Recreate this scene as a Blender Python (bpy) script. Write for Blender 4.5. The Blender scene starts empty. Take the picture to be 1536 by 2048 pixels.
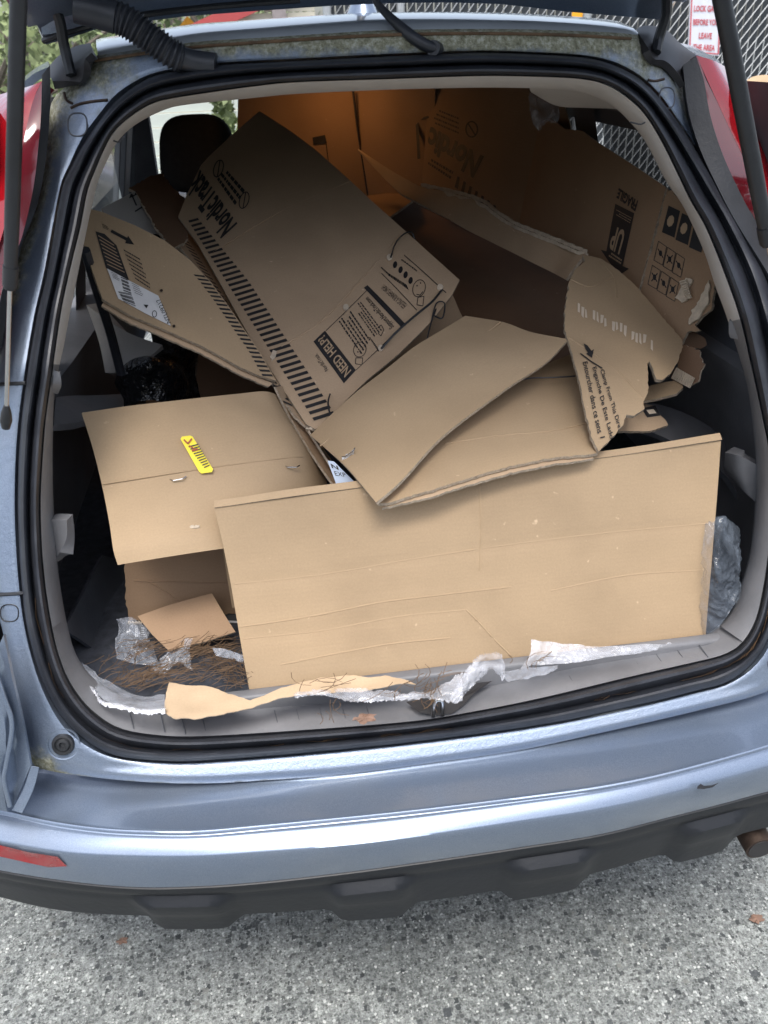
import bpy, bmesh, math, random
import numpy as np
from mathutils import Vector, Matrix, noise
from mathutils.geometry import delaunay_2d_cdt
random.seed(7)
SC = bpy.context.scene
COL = SC.collection
# ------------------------------------------------------------------ camera
CAM = np.array([-.197, -.876, 1.628]); YAW, PIT, ROL = np.radians([-7.373, 29.023, -2.061]); FPX = 1692.6
FW = np.array([-np.sin(YAW)*np.cos(PIT), np.cos(YAW)*np.cos(PIT), -np.sin(PIT)])
RT = np.cross(FW, [0, 0, 1]); RT /= np.linalg.norm(RT); UP = np.cross(RT, FW)
RT, UP = RT*np.cos(ROL)+UP*np.sin(ROL), UP*np.cos(ROL)-RT*np.sin(ROL)
cd = bpy.data.cameras.new('camera'); cam = bpy.data.objects.new('camera', cd); COL.objects.link(cam)
cam.matrix_world = Matrix(((RT[0], UP[0], -FW[0], CAM[0]), (RT[1], UP[1], -FW[1], CAM[1]), (RT[2], UP[2], -FW[2], CAM[2]), (0, 0, 0, 1)))
cd.sensor_fit = 'VERTICAL'; cd.sensor_height = 36; cd.sensor_width = 27; cd.lens = FPX/2048*36
cd.clip_start = .02; cd.clip_end = 500
cd.dof.use_dof = True; cd.dof.focus_distance = 1.5; cd.dof.aperture_fstop = 9
SC.camera = cam
# ------------------------------------------------------------------ light
SUN_EL, SUN_AZ = math.radians(66), math.radians(192)      # azimuth clockwise from +Y
world = bpy.data.worlds.new('World'); SC.world = world; world.use_nodes = True
wn = world.node_tree.nodes; wl = world.node_tree.links
bg = wn['Background']
sky = wn.new('ShaderNodeTexSky'); sky.sky_type = 'NISHITA'; sky.sun_disc = False
sky.sun_elevation = SUN_EL; sky.sun_rotation = SUN_AZ; sky.air_density = 1.0; sky.dust_density = 3.5; sky.ozone_density = 1.0
hs = wn.new('ShaderNodeHueSaturation'); hs.inputs['Saturation'].default_value = .62
wl.new(sky.outputs[0], hs.inputs['Color']); wl.new(hs.outputs[0], bg.inputs['Color'])
bg.inputs['Strength'].default_value = .15
sd = bpy.data.lights.new('sun', 'SUN'); sd.energy = 1.6; sd.angle = math.radians(26); sd.color = (1, .97, .92)
sun = bpy.data.objects.new('sun', sd); COL.objects.link(sun)
sdir = Vector((math.sin(SUN_AZ)*math.cos(SUN_EL), math.cos(SUN_AZ)*math.cos(SUN_EL), math.sin(SUN_EL)))
sun.rotation_euler = sdir.to_track_quat('Z', 'Y').to_euler(); sun.location = sdir*30
SC.view_settings.view_transform = 'Standard'; SC.view_settings.look = 'None'
SC.view_settings.exposure = 1.04; SC.view_settings.gamma = 1
try: SC.view_settings.use_curve_mapping = False
except Exception: pass
try:
    SC.cycles.max_bounces = 8; SC.cycles.transparent_max_bounces = 16; SC.cycles.caustics_reflective = False; SC.cycles.caustics_refractive = False
except Exception: pass

# ------------------------------------------------------------------ rays (a photographed outline is laid on a surface at its own depth)
def ray(u, v): return FW+RT*(u-768)/FPX-UP*(v-1024)/FPX
def py(u, v, y): d = ray(u, v); return CAM+d*(y-CAM[1])/d[1]
def pz(u, v, z): d = ray(u, v); return CAM+d*(z-CAM[2])/d[2]
def px(u, v, x): d = ray(u, v); return CAM+d*(x-CAM[0])/d[0]
def pxyz(t): return py(t[0], t[1], t[2])
ZT = [.40, .60, .665, .70, .735, .77, 1.25, 1.5, 1.63, 1.7]
AT = [.02, .03, .05, .085, .095, .105, .21, .36, .41, .43]
KT = [.05, .05, .04, .04, .05, .06, .33, .48, .55, .6]
def g(x, z): return np.interp(z, ZT, AT)+np.interp(z, ZT, KT)*x*x
def ps(u, v, off=0.):
    y = .2
    for _ in range(40):
        p = py(u, v, y); y = .5*y+.5*(g(p[0], p[2])+off)
    return py(u, v, y)

# ------------------------------------------------------------------ materials
def newmat(name):
    m = bpy.data.materials.new(name); m.use_nodes = True
    return m, m.node_tree.nodes, m.node_tree.links, m.node_tree.nodes['Principled BSDF']
def ramp(n, pts):
    r = n.new('ShaderNodeValToRGB'); e = r.color_ramp.elements
    e[0].position, e[0].color = pts[0][0], (*pts[0][1], 1); e[1].position, e[1].color = pts[-1][0], (*pts[-1][1], 1)
    for p, c in pts[1:-1]:
        k = e.new(p); k.color = (*c, 1)
    return r
def texco(n, l, kind='Object', scale=(1, 1, 1)):
    t = n.new('ShaderNodeTexCoord'); m = n.new('ShaderNodeMapping'); m.inputs['Scale'].default_value = scale
    l.new(t.outputs[kind], m.inputs[0]); return m
def noi(n, l, src, sc, det=4, rough=.6):
    t = n.new('ShaderNodeTexNoise'); t.inputs['Scale'].default_value = sc; t.inputs['Detail'].default_value = det; t.inputs['Roughness'].default_value = rough
    l.new(src.outputs[0], t.inputs['Vector']); return t
def mixc(n, l, a, b, f, mode='MIX'):
    m = n.new('ShaderNodeMix'); m.data_type = 'RGBA'; m.blend_type = mode
    for s, v in ((6, a), (7, b), (0, f)):
        if isinstance(v, (tuple, list)): m.inputs[s].default_value = (*v, 1)
        elif isinstance(v, (int, float)): m.inputs[s].default_value = v
        else: l.new(v, m.inputs[s])
    return m
def bump(n, l, h, st, dist, bs):
    b = n.new('ShaderNodeBump'); b.inputs['Strength'].default_value = st; b.inputs['Distance'].default_value = dist
    l.new(h, b.inputs['Height']); l.new(b.outputs[0], bs.inputs['Normal']); return b
def simple(name, col, rough=.6, metal=0, var=.15, vs=20, bst=.15, coat=0, coord='Object'):
    m, n, l, b = newmat(name)
    tc = texco(n, l, coord); t = noi(n, l, tc, vs, 6)
    lo = tuple(c*(1-var) for c in col); hi = tuple(min(1, c*(1+var)) for c in col)
    r = ramp(n, [(.3, lo), (.7, hi)]); l.new(t.outputs[0], r.inputs[0]); l.new(r.outputs[0], b.inputs['Base Color'])
    b.inputs['Roughness'].default_value = rough; b.inputs['Metallic'].default_value = metal
    if coat: b.inputs['Coat Weight'].default_value = coat; b.inputs['Coat Roughness'].default_value = .08
    if bst:
        t2 = noi(n, l, tc, vs*12, 3); bump(n, l, t2.outputs[0], bst, .002, b)
    return m
def cardboard(name, col, flute=True, dark=.80):
    m, n, l, b = newmat(name)
    t = n.new('ShaderNodeTexCoord')
    mp = n.new('ShaderNodeMapping'); mp.inputs['Scale'].default_value = (6, 90, 1); l.new(t.outputs['UV'], mp.inputs[0])
    big = n.new('ShaderNodeTexNoise'); big.inputs['Scale'].default_value = 5; big.inputs['Detail'].default_value = 6; l.new(t.outputs['UV'], big.inputs['Vector'])
    fib = n.new('ShaderNodeTexNoise'); fib.inputs['Scale'].default_value = 4; fib.inputs['Detail'].default_value = 5; l.new(mp.outputs[0], fib.inputs['Vector'])
    r = ramp(n, [(.30, tuple(c*.88 for c in col)), (.5, col), (.8, tuple(min(1, c*1.1) for c in col))]); l.new(big.outputs[0], r.inputs[0])
    r2 = ramp(n, [(.3, (.985, .985, .985)), (.7, (1.01, 1.01, 1.01))]); l.new(fib.outputs[0], r2.inputs[0])
    mm = mixc(n, l, r.outputs[0], r2.outputs[0], .8, 'MULTIPLY')
    gr = n.new('ShaderNodeTexNoise'); gr.inputs['Scale'].default_value = 320; gr.inputs['Detail'].default_value = 4; l.new(t.outputs['UV'], gr.inputs['Vector'])
    r5 = ramp(n, [(.3, (.94, .94, .94)), (.7, (1.04, 1.04, 1.04))]); l.new(gr.outputs[0], r5.inputs[0]); mm = mixc(n, l, mm.outputs[2], r5.outputs[0], .9, 'MULTIPLY')
    # specks and scuffs
    sp = n.new('ShaderNodeTexNoise'); sp.inputs['Scale'].default_value = 60; sp.inputs['Detail'].default_value = 2; l.new(t.outputs['UV'], sp.inputs['Vector'])
    r3 = ramp(n, [(.72, (0, 0, 0)), (.80, (1, 1, 1))]); l.new(sp.outputs[0], r3.inputs[0])
    m3 = mixc(n, l, mm.outputs[2], tuple(min(1, c*1.35+.05) for c in col), r3.outputs[0]); l.new(m3.outputs[2], b.inputs['Base Color'])
    b.inputs['Roughness'].default_value = .72; b.inputs['Specular IOR Level'].default_value = .25
    w = n.new('ShaderNodeTexWave'); w.inputs['Scale'].default_value = 40; w.inputs['Distortion'].default_value = .6; w.bands_direction = 'Y'
    l.new(t.outputs['UV'], w.inputs['Vector'])
    cr = n.new('ShaderNodeTexNoise'); cr.inputs['Scale'].default_value = 9; cr.inputs['Detail'].default_value = 8; l.new(t.outputs['UV'], cr.inputs['Vector'])
    b1 = n.new('ShaderNodeBump'); b1.inputs['Strength'].default_value = .035 if flute else 0; b1.inputs['Distance'].default_value = .0015; l.new(w.outputs[0], b1.inputs['Height'])
    b2 = n.new('ShaderNodeBump'); b2.inputs['Strength'].default_value = .35; b2.inputs['Distance'].default_value = .006
    l.new(cr.outputs[0], b2.inputs['Height']); l.new(b1.outputs[0], b2.inputs['Normal']); l.new(b2.outputs[0], b.inputs['Normal'])
    return m
def plastic(name, col, alpha, rough=.15, nscale=25):
    m, n, l, b = newmat(name)
    tc = texco(n, l); t = noi(n, l, tc, nscale, 5)
    r = ramp(n, [(.35, (alpha*.45,)*3), (.7, (min(1, alpha*1.6),)*3)]); l.new(t.outputs[0], r.inputs[0]); l.new(r.outputs[0], b.inputs['Alpha'])
    b.inputs['Base Color'].default_value = (*col, 1); b.inputs['Roughness'].default_value = rough
    b.inputs['Specular IOR Level'].default_value = 1.0
    t2 = noi(n, l, tc, nscale*1.7, 5); bump(n, l, t2.outputs[0], .25, .006, b)
    return m

M = {}
KR = (.415, .302, .190)
M['card'] = cardboard('cardboard', KR)
M['card_grey'] = cardboard('cardboard_grey', (.475, .345, .230))
M['card_red'] = cardboard('cardboard_reddish_dimmed', (.34, .225, .140))  # reddish board, base colour also lowered to deepen the gloom on the rear cartons
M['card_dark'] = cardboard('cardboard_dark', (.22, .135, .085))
M['card_white'] = cardboard('cardboard_white', (.55, .53, .50))
M['edge'] = simple('cardboard_edge', (.40, .33, .25), .9, var=.35, vs=180, bst=.6)
M['ink'] = simple('black_ink', (.025, .024, .026), .55, var=.2, bst=0)
M['kraft_ink'] = simple('unprinted_kraft', (.46, .33, .21), .7, var=.08, bst=0)
M['faint'] = simple('faint_white_print', (.66, .56, .44), .7, var=.1, bst=0)
M['white'] = simple('white_paper', (.72, .72, .73), .5, var=.04, bst=.05)
M['blue_label'] = simple('pale_blue_label', (.55, .64, .78), .5, var=.04, bst=.05)
M['yellow'] = simple('yellow_sticker', (.85, .72, .02), .45, var=.05, bst=0)
M['red_ink'] = simple('red_pen', (.35, .06, .02), .5, bst=0)
M['kraft_paper'] = cardboard('kraft_paper', (.52, .39, .26), False)
M['tear'] = simple('torn_paper', (.62, .52, .40), .95, var=.15, vs=90, bst=.6)
M['dark_int'] = simple('dark_grey_trim', (.075, .082, .096), .55, var=.25, vs=8, bst=.3)
M['carpet'] = simple('carpet', (.055, .062, .080), .95, var=.35, vs=60, bst=.9)
M['beige_trim'] = simple('warm_grey_trim', (.50, .475, .45), .55, var=.06, vs=14, bst=.1)
M['grey_trim'] = simple('mid_grey_trim', (.165, .168, .180), .5, var=.16, vs=10, bst=.25)
M['rubber'] = simple('rubber', (.026, .029, .037), .42, var=.3, vs=24, bst=.15)
M['black_plastic'] = simple('black_plastic', (.022, .024, .028), .42, var=.25, vs=16, bst=.25)
M['clad'] = simple('grey_cladding', (.008, .010, .014), .5, var=.15, vs=7, bst=.25)
M['steel'] = simple('steel', (.6, .6, .6), .22, 1, .1, bst=0)
M['rust'] = simple('rusty_steel', (.07, .05, .04), .55, .7, .4, 30, .4)
M['seat'] = simple('seat_fabric', (.030, .028, .028), .9, var=.2, vs=60, bst=.5)
M['headliner'] = simple('headliner', (.13, .13, .13), .9, var=.05, vs=60, bst=.2)
M['gunk'] = simple('pine_needle', (.13, .08, .045), .7, var=.4, vs=40, bst=0)
M['leaf'] = simple('dry_leaf', (.20, .12, .085), .7, var=.3, vs=80, bst=.4)
M['clear'] = plastic('clear_plastic_film', (.60, .64, .72), .24, .15, 14)
M['milky'] = plastic('milky_plastic_film', (.74, .76, .82), .24, .18, 18)
M['blackbag'] = simple('black_plastic_bag', (.008, .009, .011), .16, var=.3, vs=20, bst=0)
M['greybag'] = plastic('dark_grey_film', (.26, .31, .38), .15, .10, 14)
M['tornwhite'] = simple('white_torn_plastic', (.70, .72, .78), .35, var=.08, vs=60, bst=.4)
for k_, sc_ in (('blackbag', 16),):
    m_ = M[k_]; n_ = m_.node_tree.nodes; l_ = m_.node_tree.links; tc_ = texco(n_, l_); t_ = noi(n_, l_, tc_, sc_, 4)
    bump(n_, l_, t_.outputs[0], 1, .03, n_['Principled BSDF'])

def paint_mat(name, dirt=True):
    m, n, l, b = newmat(name)
    tc = texco(n, l)
    fl = noi(n, l, tc, 900, 2); r = ramp(n, [(.3, (.150, .195, .275)), (.7, (.250, .310, .410))]); l.new(fl.outputs[0], r.inputs[0])
    dn = noi(n, l, tc, 7, 6); rd = ramp(n, [(.45, (0, 0, 0)), (.8, (.35, .35, .35))]); l.new(dn.outputs[0], rd.inputs[0])
    mx = mixc(n, l, r.outputs[0], (.30, .32, .34), rd.outputs[0])
    out = mx.outputs[2]
    b.inputs['Metallic'].default_value = .65; b.inputs['Coat Weight'].default_value = 1.0; b.inputs['Coat Roughness'].default_value = .10
    b.inputs['Roughness'].default_value = .36
    if dirt:
        at = n.new('ShaderNodeAttribute'); at.attribute_name = 'dirt'
        nn = noi(n, l, tc, 34, 9, .75)
        ms = n.new('ShaderNodeMath'); ms.operation = 'MULTIPLY_ADD'; l.new(nn.outputs[0], ms.inputs[0]); ms.inputs[1].default_value = 1.5; ms.inputs[2].default_value = -.80
        ad = n.new('ShaderNodeMath'); ad.operation = 'ADD'; l.new(at.outputs['Fac'], ad.inputs[0]); l.new(ms.outputs[0], ad.inputs[1])
        r2 = ramp(n, [(.18, (0, 0, 0)), (.62, (1, 1, 1))]); l.new(ad.outputs[0], r2.inputs[0])
        n3 = noi(n, l, tc, 120, 5, .8); r3 = ramp(n, [(.3, (.055, .055, .032)), (.5, (.27, .27, .19)), (.7, (.55, .56, .50))]); l.new(n3.outputs[0], r3.inputs[0])
        m2 = mixc(n, l, out, r3.outputs[0], r2.outputs[0]); out = m2.outputs[2]
        inv = n.new('ShaderNodeMath'); inv.operation = 'MULTIPLY_ADD'; l.new(r2.outputs[0], inv.inputs[0]); inv.inputs[1].default_value = -.55; inv.inputs[2].default_value = .55
        l.new(inv.outputs[0], b.inputs['Metallic'])
        inv2 = n.new('ShaderNodeMath'); inv2.operation = 'MULTIPLY_ADD'; l.new(r2.outputs[0], inv2.inputs[0]); inv2.inputs[1].default_value = -.7; inv2.inputs[2].default_value = .7
        l.new(inv2.outputs[0], b.inputs['Coat Weight'])
        rr = n.new('ShaderNodeMath'); rr.operation = 'MULTIPLY_ADD'; l.new(r2.outputs[0], rr.inputs[0]); rr.inputs[1].default_value = .5; rr.inputs[2].default_value = .38
        l.new(rr.outputs[0], b.inputs['Roughness'])
        bump(n, l, n3.outputs[0], .5, .002, b)
    else:
        n4 = noi(n, l, tc, 3, 3); bump(n, l, n4.outputs[0], .04, .01, b)
    l.new(out, b.inputs['Base Color'])
    return m
M['paint'] = paint_mat('blue_grey_paint_dirty'); M['paint_clean'] = paint_mat('blue_grey_paint', False)
M['roofpaint'] = simple('glare_pale_roof_paint', (.42, .46, .50), .3, .15, .06, 9, 0, coat=1.0)  # body paint made paler here: sky glare on the roof put into the colour
m, n, l, b = newmat('red_lens'); M['red'] = m
b.inputs['Base Color'].default_value = (.26, .004, .008, 1); b.inputs['Roughness'].default_value = .12; b.inputs['Coat Weight'].default_value = 1
tc = texco(n, l); w = n.new('ShaderNodeTexVoronoi'); w.inputs['Scale'].default_value = 60; l.new(tc.outputs[0], w.inputs['Vector']); bump(n, l, w.outputs[0], .15, .004, b)
m, n, l, b = newmat('dark_red_lens'); M['red_dark'] = m
b.inputs['Base Color'].default_value = (.12, .006, .012, 1); b.inputs['Roughness'].default_value = .12; b.inputs['Coat Weight'].default_value = 1
tc = texco(n, l); w = n.new('ShaderNodeTexNoise'); w.inputs['Scale'].default_value = 40; l.new(tc.outputs[0], w.inputs['Vector']); bump(n, l, w.outputs[0], .1, .004, b)
m, n, l, b = newmat('tinted_glass'); M['glass'] = m
b.inputs['Base Color'].default_value = (.02, .03, .03, 1); b.inputs['Roughness'].default_value = .05; b.inputs['Alpha'].default_value = .80
M['glass_clear'] = m2 = m.copy(); m2.name = 'windscreen_glass'; m2.node_tree.nodes['Principled BSDF'].inputs['Alpha'].default_value = .12
m, n, l, b = newmat('lamp_glow'); M['lamp'] = m
b.inputs['Emission Color'].default_value = (1, .5, .18, 1); b.inputs['Emission Strength'].default_value = 4; b.inputs['Base Color'].default_value = (1, .7, .4, 1)

# ------------------------------------------------------------------ mesh helpers
def setp(o, label=None, cat=None, group=None, kind=None):
    if label: o['label'] = label
    if cat: o['category'] = cat
    if group: o['group'] = group
    if kind: o['kind'] = kind
    return o
def link(name, me, parent=None, mats=()):
    o = bpy.data.objects.new(name, me); COL.objects.link(o)
    for m_ in mats: me.materials.append(m_)
    if parent is not None:
        o.parent = parent
        if parent.type == 'EMPTY' or True: o.matrix_parent_inverse = parent_inv(parent)
    return o
def parent_inv(p):
    m_ = Matrix.Identity(4); q = p; chain = []
    while q is not None: chain.append(q); q = q.parent
    for q in reversed(chain): m_ = m_ @ (q.matrix_parent_inverse if q.parent else Matrix.Identity(4)) @ Matrix.LocRotScale(q.location, q.rotation_euler, q.scale)
    return m_.inverted()
def thing(name, loc, label, cat, group=None):
    o = bpy.data.objects.new(name, None); o.empty_display_size = .1; COL.objects.link(o); o.location = loc
    return setp(o, label, cat, group)
def mk(name, vs, fs, mat, parent=None, smooth=True, uv=None, attr=None, fm=None, mats=None):
    me = bpy.data.meshes.new(name); me.from_pydata([tuple(map(float, v)) for v in vs], [], fs)
    if uv is not None:
        ul = me.uv_layers.new(name='UVMap')
        for lp in me.loops: ul.data[lp.index].uv = uv[lp.vertex_index]
    if attr is not None:
        a = me.attributes.new('dirt', 'FLOAT', 'POINT')
        for i, v in enumerate(attr): a.data[i].value = float(v)
    o = link(name, me, parent, mats or [mat])
    if fm is not None:
        for i, k in enumerate(fm): me.polygons[i].material_index = k
    if smooth:
        me.polygons.foreach_set('use_smooth', [True]*len(me.polygons))
        try: me.set_sharp_from_angle(angle=math.radians(38))
        except Exception: pass
    me.update(); return o
def grid_faces(r, c, close=False):
    fs = []
    for i in range(r-1):
        for j in range(c if close else c-1):
            a = i*c+j; b_ = i*c+(j+1) % c; fs.append((a, b_, b_+c, a+c))
    return fs
def catmull(pts, n_, closed=False):
    pts = np.array(pts, float); m_ = len(pts)
    if m_ == 2 and not closed: return np.array([pts[0]+(pts[1]-pts[0])*t for t in np.linspace(0, 1, n_)])
    if closed: P = np.vstack([pts[-1], pts, pts[0], pts[1]]); seg = m_
    else: P = np.vstack([2*pts[0]-pts[1], pts, 2*pts[-1]-pts[-2]]); seg = m_-1
    dl = [max(1e-9, np.linalg.norm(P[i+2]-P[i+1])) for i in range(seg)]; cum = np.concatenate([[0], np.cumsum(dl)])
    out = []
    for s in np.linspace(0, cum[-1], n_, endpoint=not closed):
        i = min(seg-1, int(np.searchsorted(cum, s, 'right'))-1); t = (s-cum[i])/dl[i]
        p0, p1, p2, p3 = P[i:i+4]
        out.append(.5*((2*p1)+(p2-p0)*t+(2*p0-5*p1+4*p2-p3)*t*t+(3*p1-p0-3*p2+p3)*t**3))
    return np.array(out)
def linres(pts, n_):
    pts = np.array(pts, float); dl = np.linalg.norm(np.diff(pts, axis=0), axis=1); cum = np.concatenate([[0], np.cumsum(dl)])
    s = np.linspace(0, cum[-1], n_); return np.stack([np.interp(s, cum, pts[:, k]) for k in range(pts.shape[1])], 1)
def tube(name, pts, rad, mat, parent=None, sides=10, n_=None, cap=True):
    pts = catmull(pts, n_ or max(2, len(pts)*5)) if len(pts) > 2 else np.array(pts, float)
    k = len(pts); rads = rad if hasattr(rad, '__len__') else [rad]*k
    if len(rads) != k: rads = np.interp(np.linspace(0, 1, k), np.linspace(0, 1, len(rads)), rads)
    vs = []; fs = []; up = Vector((0, 0, 1)); prev = None
    for i in range(k):
        t = Vector(pts[min(k-1, i+1)]-pts[max(0, i-1)]).normalized()
        if prev is None: nx = t.cross(up if abs(t.z) < .9 else Vector((1, 0, 0))).normalized()
        else: nx = (prev-t*prev.dot(t)).normalized()
        prev = nx; ny = t.cross(nx)
        for j in range(sides):
            a = 2*math.pi*j/sides; vs.append(Vector(pts[i])+(nx*math.cos(a)+ny*math.sin(a))*rads[i])
    fs = grid_faces(k, sides, True)
    if cap: fs += [tuple(range(sides))[::-1], tuple((k-1)*sides+j for j in range(sides))]
    return mk(name, vs, fs, mat, parent)
def box(name, lo, hi, mat, parent=None, bev=0, rot=None):
    bm = bmesh.new(); bmesh.ops.create_cube(bm, size=1)
    s = [hi[i]-lo[i] for i in range(3)]; c = [(hi[i]+lo[i])/2 for i in range(3)]
    bmesh.ops.scale(bm, vec=s, verts=bm.verts)
    if bev: bmesh.ops.bevel(bm, geom=bm.edges[:], offset=bev, segments=3, affect='EDGES', profile=.5)
    if rot: bmesh.ops.transform(bm, matrix=rot, verts=bm.verts)
    bmesh.ops.translate(bm, vec=c, verts=bm.verts)
    me = bpy.data.meshes.new(name); bm.to_mesh(me); bm.free(); o = link(name, me, parent, [mat])
    if bev:
        me.polygons.foreach_set('use_smooth', [True]*len(me.polygons))
        try: me.set_sharp_from_angle(angle=math.radians(35))
        except Exception: pass
    return o
def jag(pts, amp, step=.006, seed=0, closed=True):
    out = []; m_ = len(pts); rnd = random.Random(seed)
    for i in range(m_ if closed else m_-1):
        a = np.array(pts[i], float); b_ = np.array(pts[(i+1) % m_], float); k = max(1, int(np.linalg.norm(b_-a)/step))
        for j in range(k):
            p = a+(b_-a)*j/k
            out.append(p+np.array([rnd.uniform(-amp, amp), rnd.uniform(-amp, amp)])*(1 if j else .3))
    return out

class Surf:
    """a sheet's surface: a plane through three photographed points at chosen depths, plus gentle warp"""
    def __init__(s, anch, warp=.002, freq=5, seed=0, bend=None):
        a, b_, c = [pxyz(t) for t in anch]; s.o = a; s.n = np.cross(b_-a, c-a); s.n /= np.linalg.norm(s.n)
        if s.n @ (CAM-a) < 0: s.n = -s.n
        s.e1 = (b_-a)/np.linalg.norm(b_-a); s.e2 = np.cross(s.n, s.e1); s.w = warp; s.f = freq; s.sd = seed*7.3; s.bend = bend
    def ab(s, u, v):
        d = ray(u, v); t = ((s.o-CAM) @ s.n)/(d @ s.n); p = CAM+d*t-s.o; return np.array([p @ s.e1, p @ s.e2])
    def w_at(s, a, b_):
        h = s.w*noise.noise((a*s.f, b_*s.f, s.sd))*2+s.w*.5*noise.noise((a*s.f*3, b_*s.f*3, s.sd+3))
        return h+(s.bend(a, b_) if s.bend else 0)
    def pt(s, ab, off=0.): return s.o+s.e1*ab[0]+s.e2*ab[1]+s.n*(s.w_at(ab[0], ab[1])+off)
    def uv2ab_list(s, pts): return [s.ab(*p) for p in pts]
def tri(out2, step):
    o2 = [Vector((float(p[0]), float(p[1]))) for p in out2]; xs = [p.x for p in o2]; ys = [p.y for p in o2]
    ins = []
    if step:
        nx = int((max(xs)-min(xs))/step)+1; ny = int((max(ys)-min(ys))/step)+1
        while nx*ny > 8000: step *= 1.3; nx = int((max(xs)-min(xs))/step)+1; ny = int((max(ys)-min(ys))/step)+1
        arr = np.array([(p.x, p.y) for p in o2])
        for i in range(nx):
            for j in range(ny):
                x = min(xs)+(i+.5+.25*((j % 2)-.5))*step; y = min(ys)+(j+.5)*step
                dd = np.abs(arr-np.array([x, y])).sum(1).min()
                if dd > step*.35: ins.append(Vector((x, y)))
    k = len(o2); r = delaunay_2d_cdt(o2+ins, [], [list(range(k))], 1, 1e-6)
    vs, fs = r[0], [f for f in r[2] if len(f) >= 3]
    used = sorted({i for f in fs for i in f}); mp = {i: j for j, i in enumerate(used)}
    return [vs[i] for i in used], [tuple(mp[i] for i in f) for f in fs]
def sheet(name, surf, pts, parent=None, mat='card', t=.004, step=.022, jg=0, seed=1, edge='edge', off=0., space='px', jstep=.006, uvrot=0):
    ab = surf.uv2ab_list(pts) if space == 'px' else pts
    if jg: ab = jag(ab, jg, jstep, seed)
    else: ab = jag(ab, 0, .025, seed)
    v2, fs = tri(ab, step); k = len(v2)
    top = [surf.pt((p.x, p.y), off) for p in v2]; cr, sr = math.cos(uvrot), math.sin(uvrot)
    uv = [(p.x*cr-p.y*sr+seed*.37, p.x*sr+p.y*cr+seed*.21) for p in v2]
    # orient
    f0 = fs[0]; nn = np.cross(top[f0[1]]-top[f0[0]], top[f0[2]]-top[f0[0]])
    if nn @ surf.n < 0: fs = [f[::-1] for f in fs]
    if not t: return mk(name, top, fs, M[mat] if isinstance(mat, str) else mat, parent, uv=uv)
    bot = [surf.pt((p.x, p.y), off-t) for p in v2]
    cnt = {}
    for f in fs:
        for i in range(len(f)):
            e = (f[i], f[(i+1) % len(f)]); cnt[tuple(sorted(e))] = cnt.get(tuple(sorted(e)), 0)+1
    bd = [(f[i], f[(i+1) % len(f)]) for f in fs for i in range(len(f)) if cnt[tuple(sorted((f[i], f[(i+1) % len(f)])))] == 1]
    F = list(fs)+[tuple(i+k for i in f[::-1]) for f in fs]+[(b_, a, a+k, b_+k) for a, b_ in bd]
    fm = [0]*(2*len(fs))+[1]*len(bd)
    return mk(name, top+bot, F, None, parent, uv=uv+uv, fm=fm, mats=[M[mat] if isinstance(mat, str) else mat, M[edge]])
def patch(name, rows, parent=None, mat='card', t=.004, nu=24, nv=12, edge='edge', warp=.0015, seed=0, smooth_rows=True, world=False, freq=8, tjag=0, crin=0):
    R_ = [catmull([pxyz(p) if not world else p for p in r], nu) for r in rows]; R_ = np.array(R_)
    G = np.array([catmull(R_[:, j], nv) if (smooth_rows and len(rows) > 2) else linres(R_[:, j], nv) for j in range(nu)]).transpose(1, 0, 2)
    du = np.gradient(G, axis=1); dv = np.gradient(G, axis=0); N = np.cross(du, dv); N /= np.linalg.norm(N, axis=2, keepdims=True)+1e-12
    if (N[nv//2, nu//2] @ (CAM-G[nv//2, nu//2])) < 0: N = -N; flip = True
    else: flip = False
    rnd = random.Random(seed)
    for i in range(nv):
        for j in range(nu):
            p = G[i, j]; G[i, j] = p+N[i, j]*warp*2*noise.noise((p[0]*freq+seed, p[1]*freq, p[2]*freq))
            if crin:
                q = Vector((p[0], p[1], p[2]))*freq; h = 0; am = 1.
                for oc in range(3):
                    h += am*(.5-abs(noise.noise(q*(2.1**oc)+Vector((seed, oc*5, 0))))*2.2); am *= .5
                G[i, j] = G[i, j]+N[i, j]*crin*h
            if tjag and i in (0, nv-1): G[i, j] += dv[i, j]*rnd.uniform(-1, 1)*tjag
    top = G.reshape(-1, 3); bot = (G-N*t).reshape(-1, 3); k = nv*nu
    L1 = np.linalg.norm(np.diff(G, axis=1), axis=2).mean()*nu; L2 = np.linalg.norm(np.diff(G, axis=0), axis=2).mean()*nv
    uv = [(j/(nu-1)*L1+seed*.31, i/(nv-1)*L2+seed*.17) for i in range(nv) for j in range(nu)]
    fs = grid_faces(nv, nu)
    if flip: fs = [f[::-1] for f in fs]
    if not t: return mk(name, top, fs, M[mat], parent, uv=uv)
    ring = [j for j in range(nu)]+[i*nu+nu-1 for i in range(1, nv)]+[(nv-1)*nu+j for j in range(nu-2, -1, -1)]+[i*nu for i in range(nv-2, 0, -1)]
    sf = [(ring[i], ring[(i+1) % len(ring)], ring[(i+1) % len(ring)]+k, ring[i]+k) for i in range(len(ring))]
    if not flip: sf = [f[::-1] for f in sf]
    F = fs+[tuple(i+k for i in f[::-1]) for f in fs]+sf
    return mk(name, list(top)+list(bot), F, None, parent, uv=uv+uv, fm=[0]*(2*len(fs))+[1]*len(sf), mats=[M[mat], M[edge]])

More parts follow.
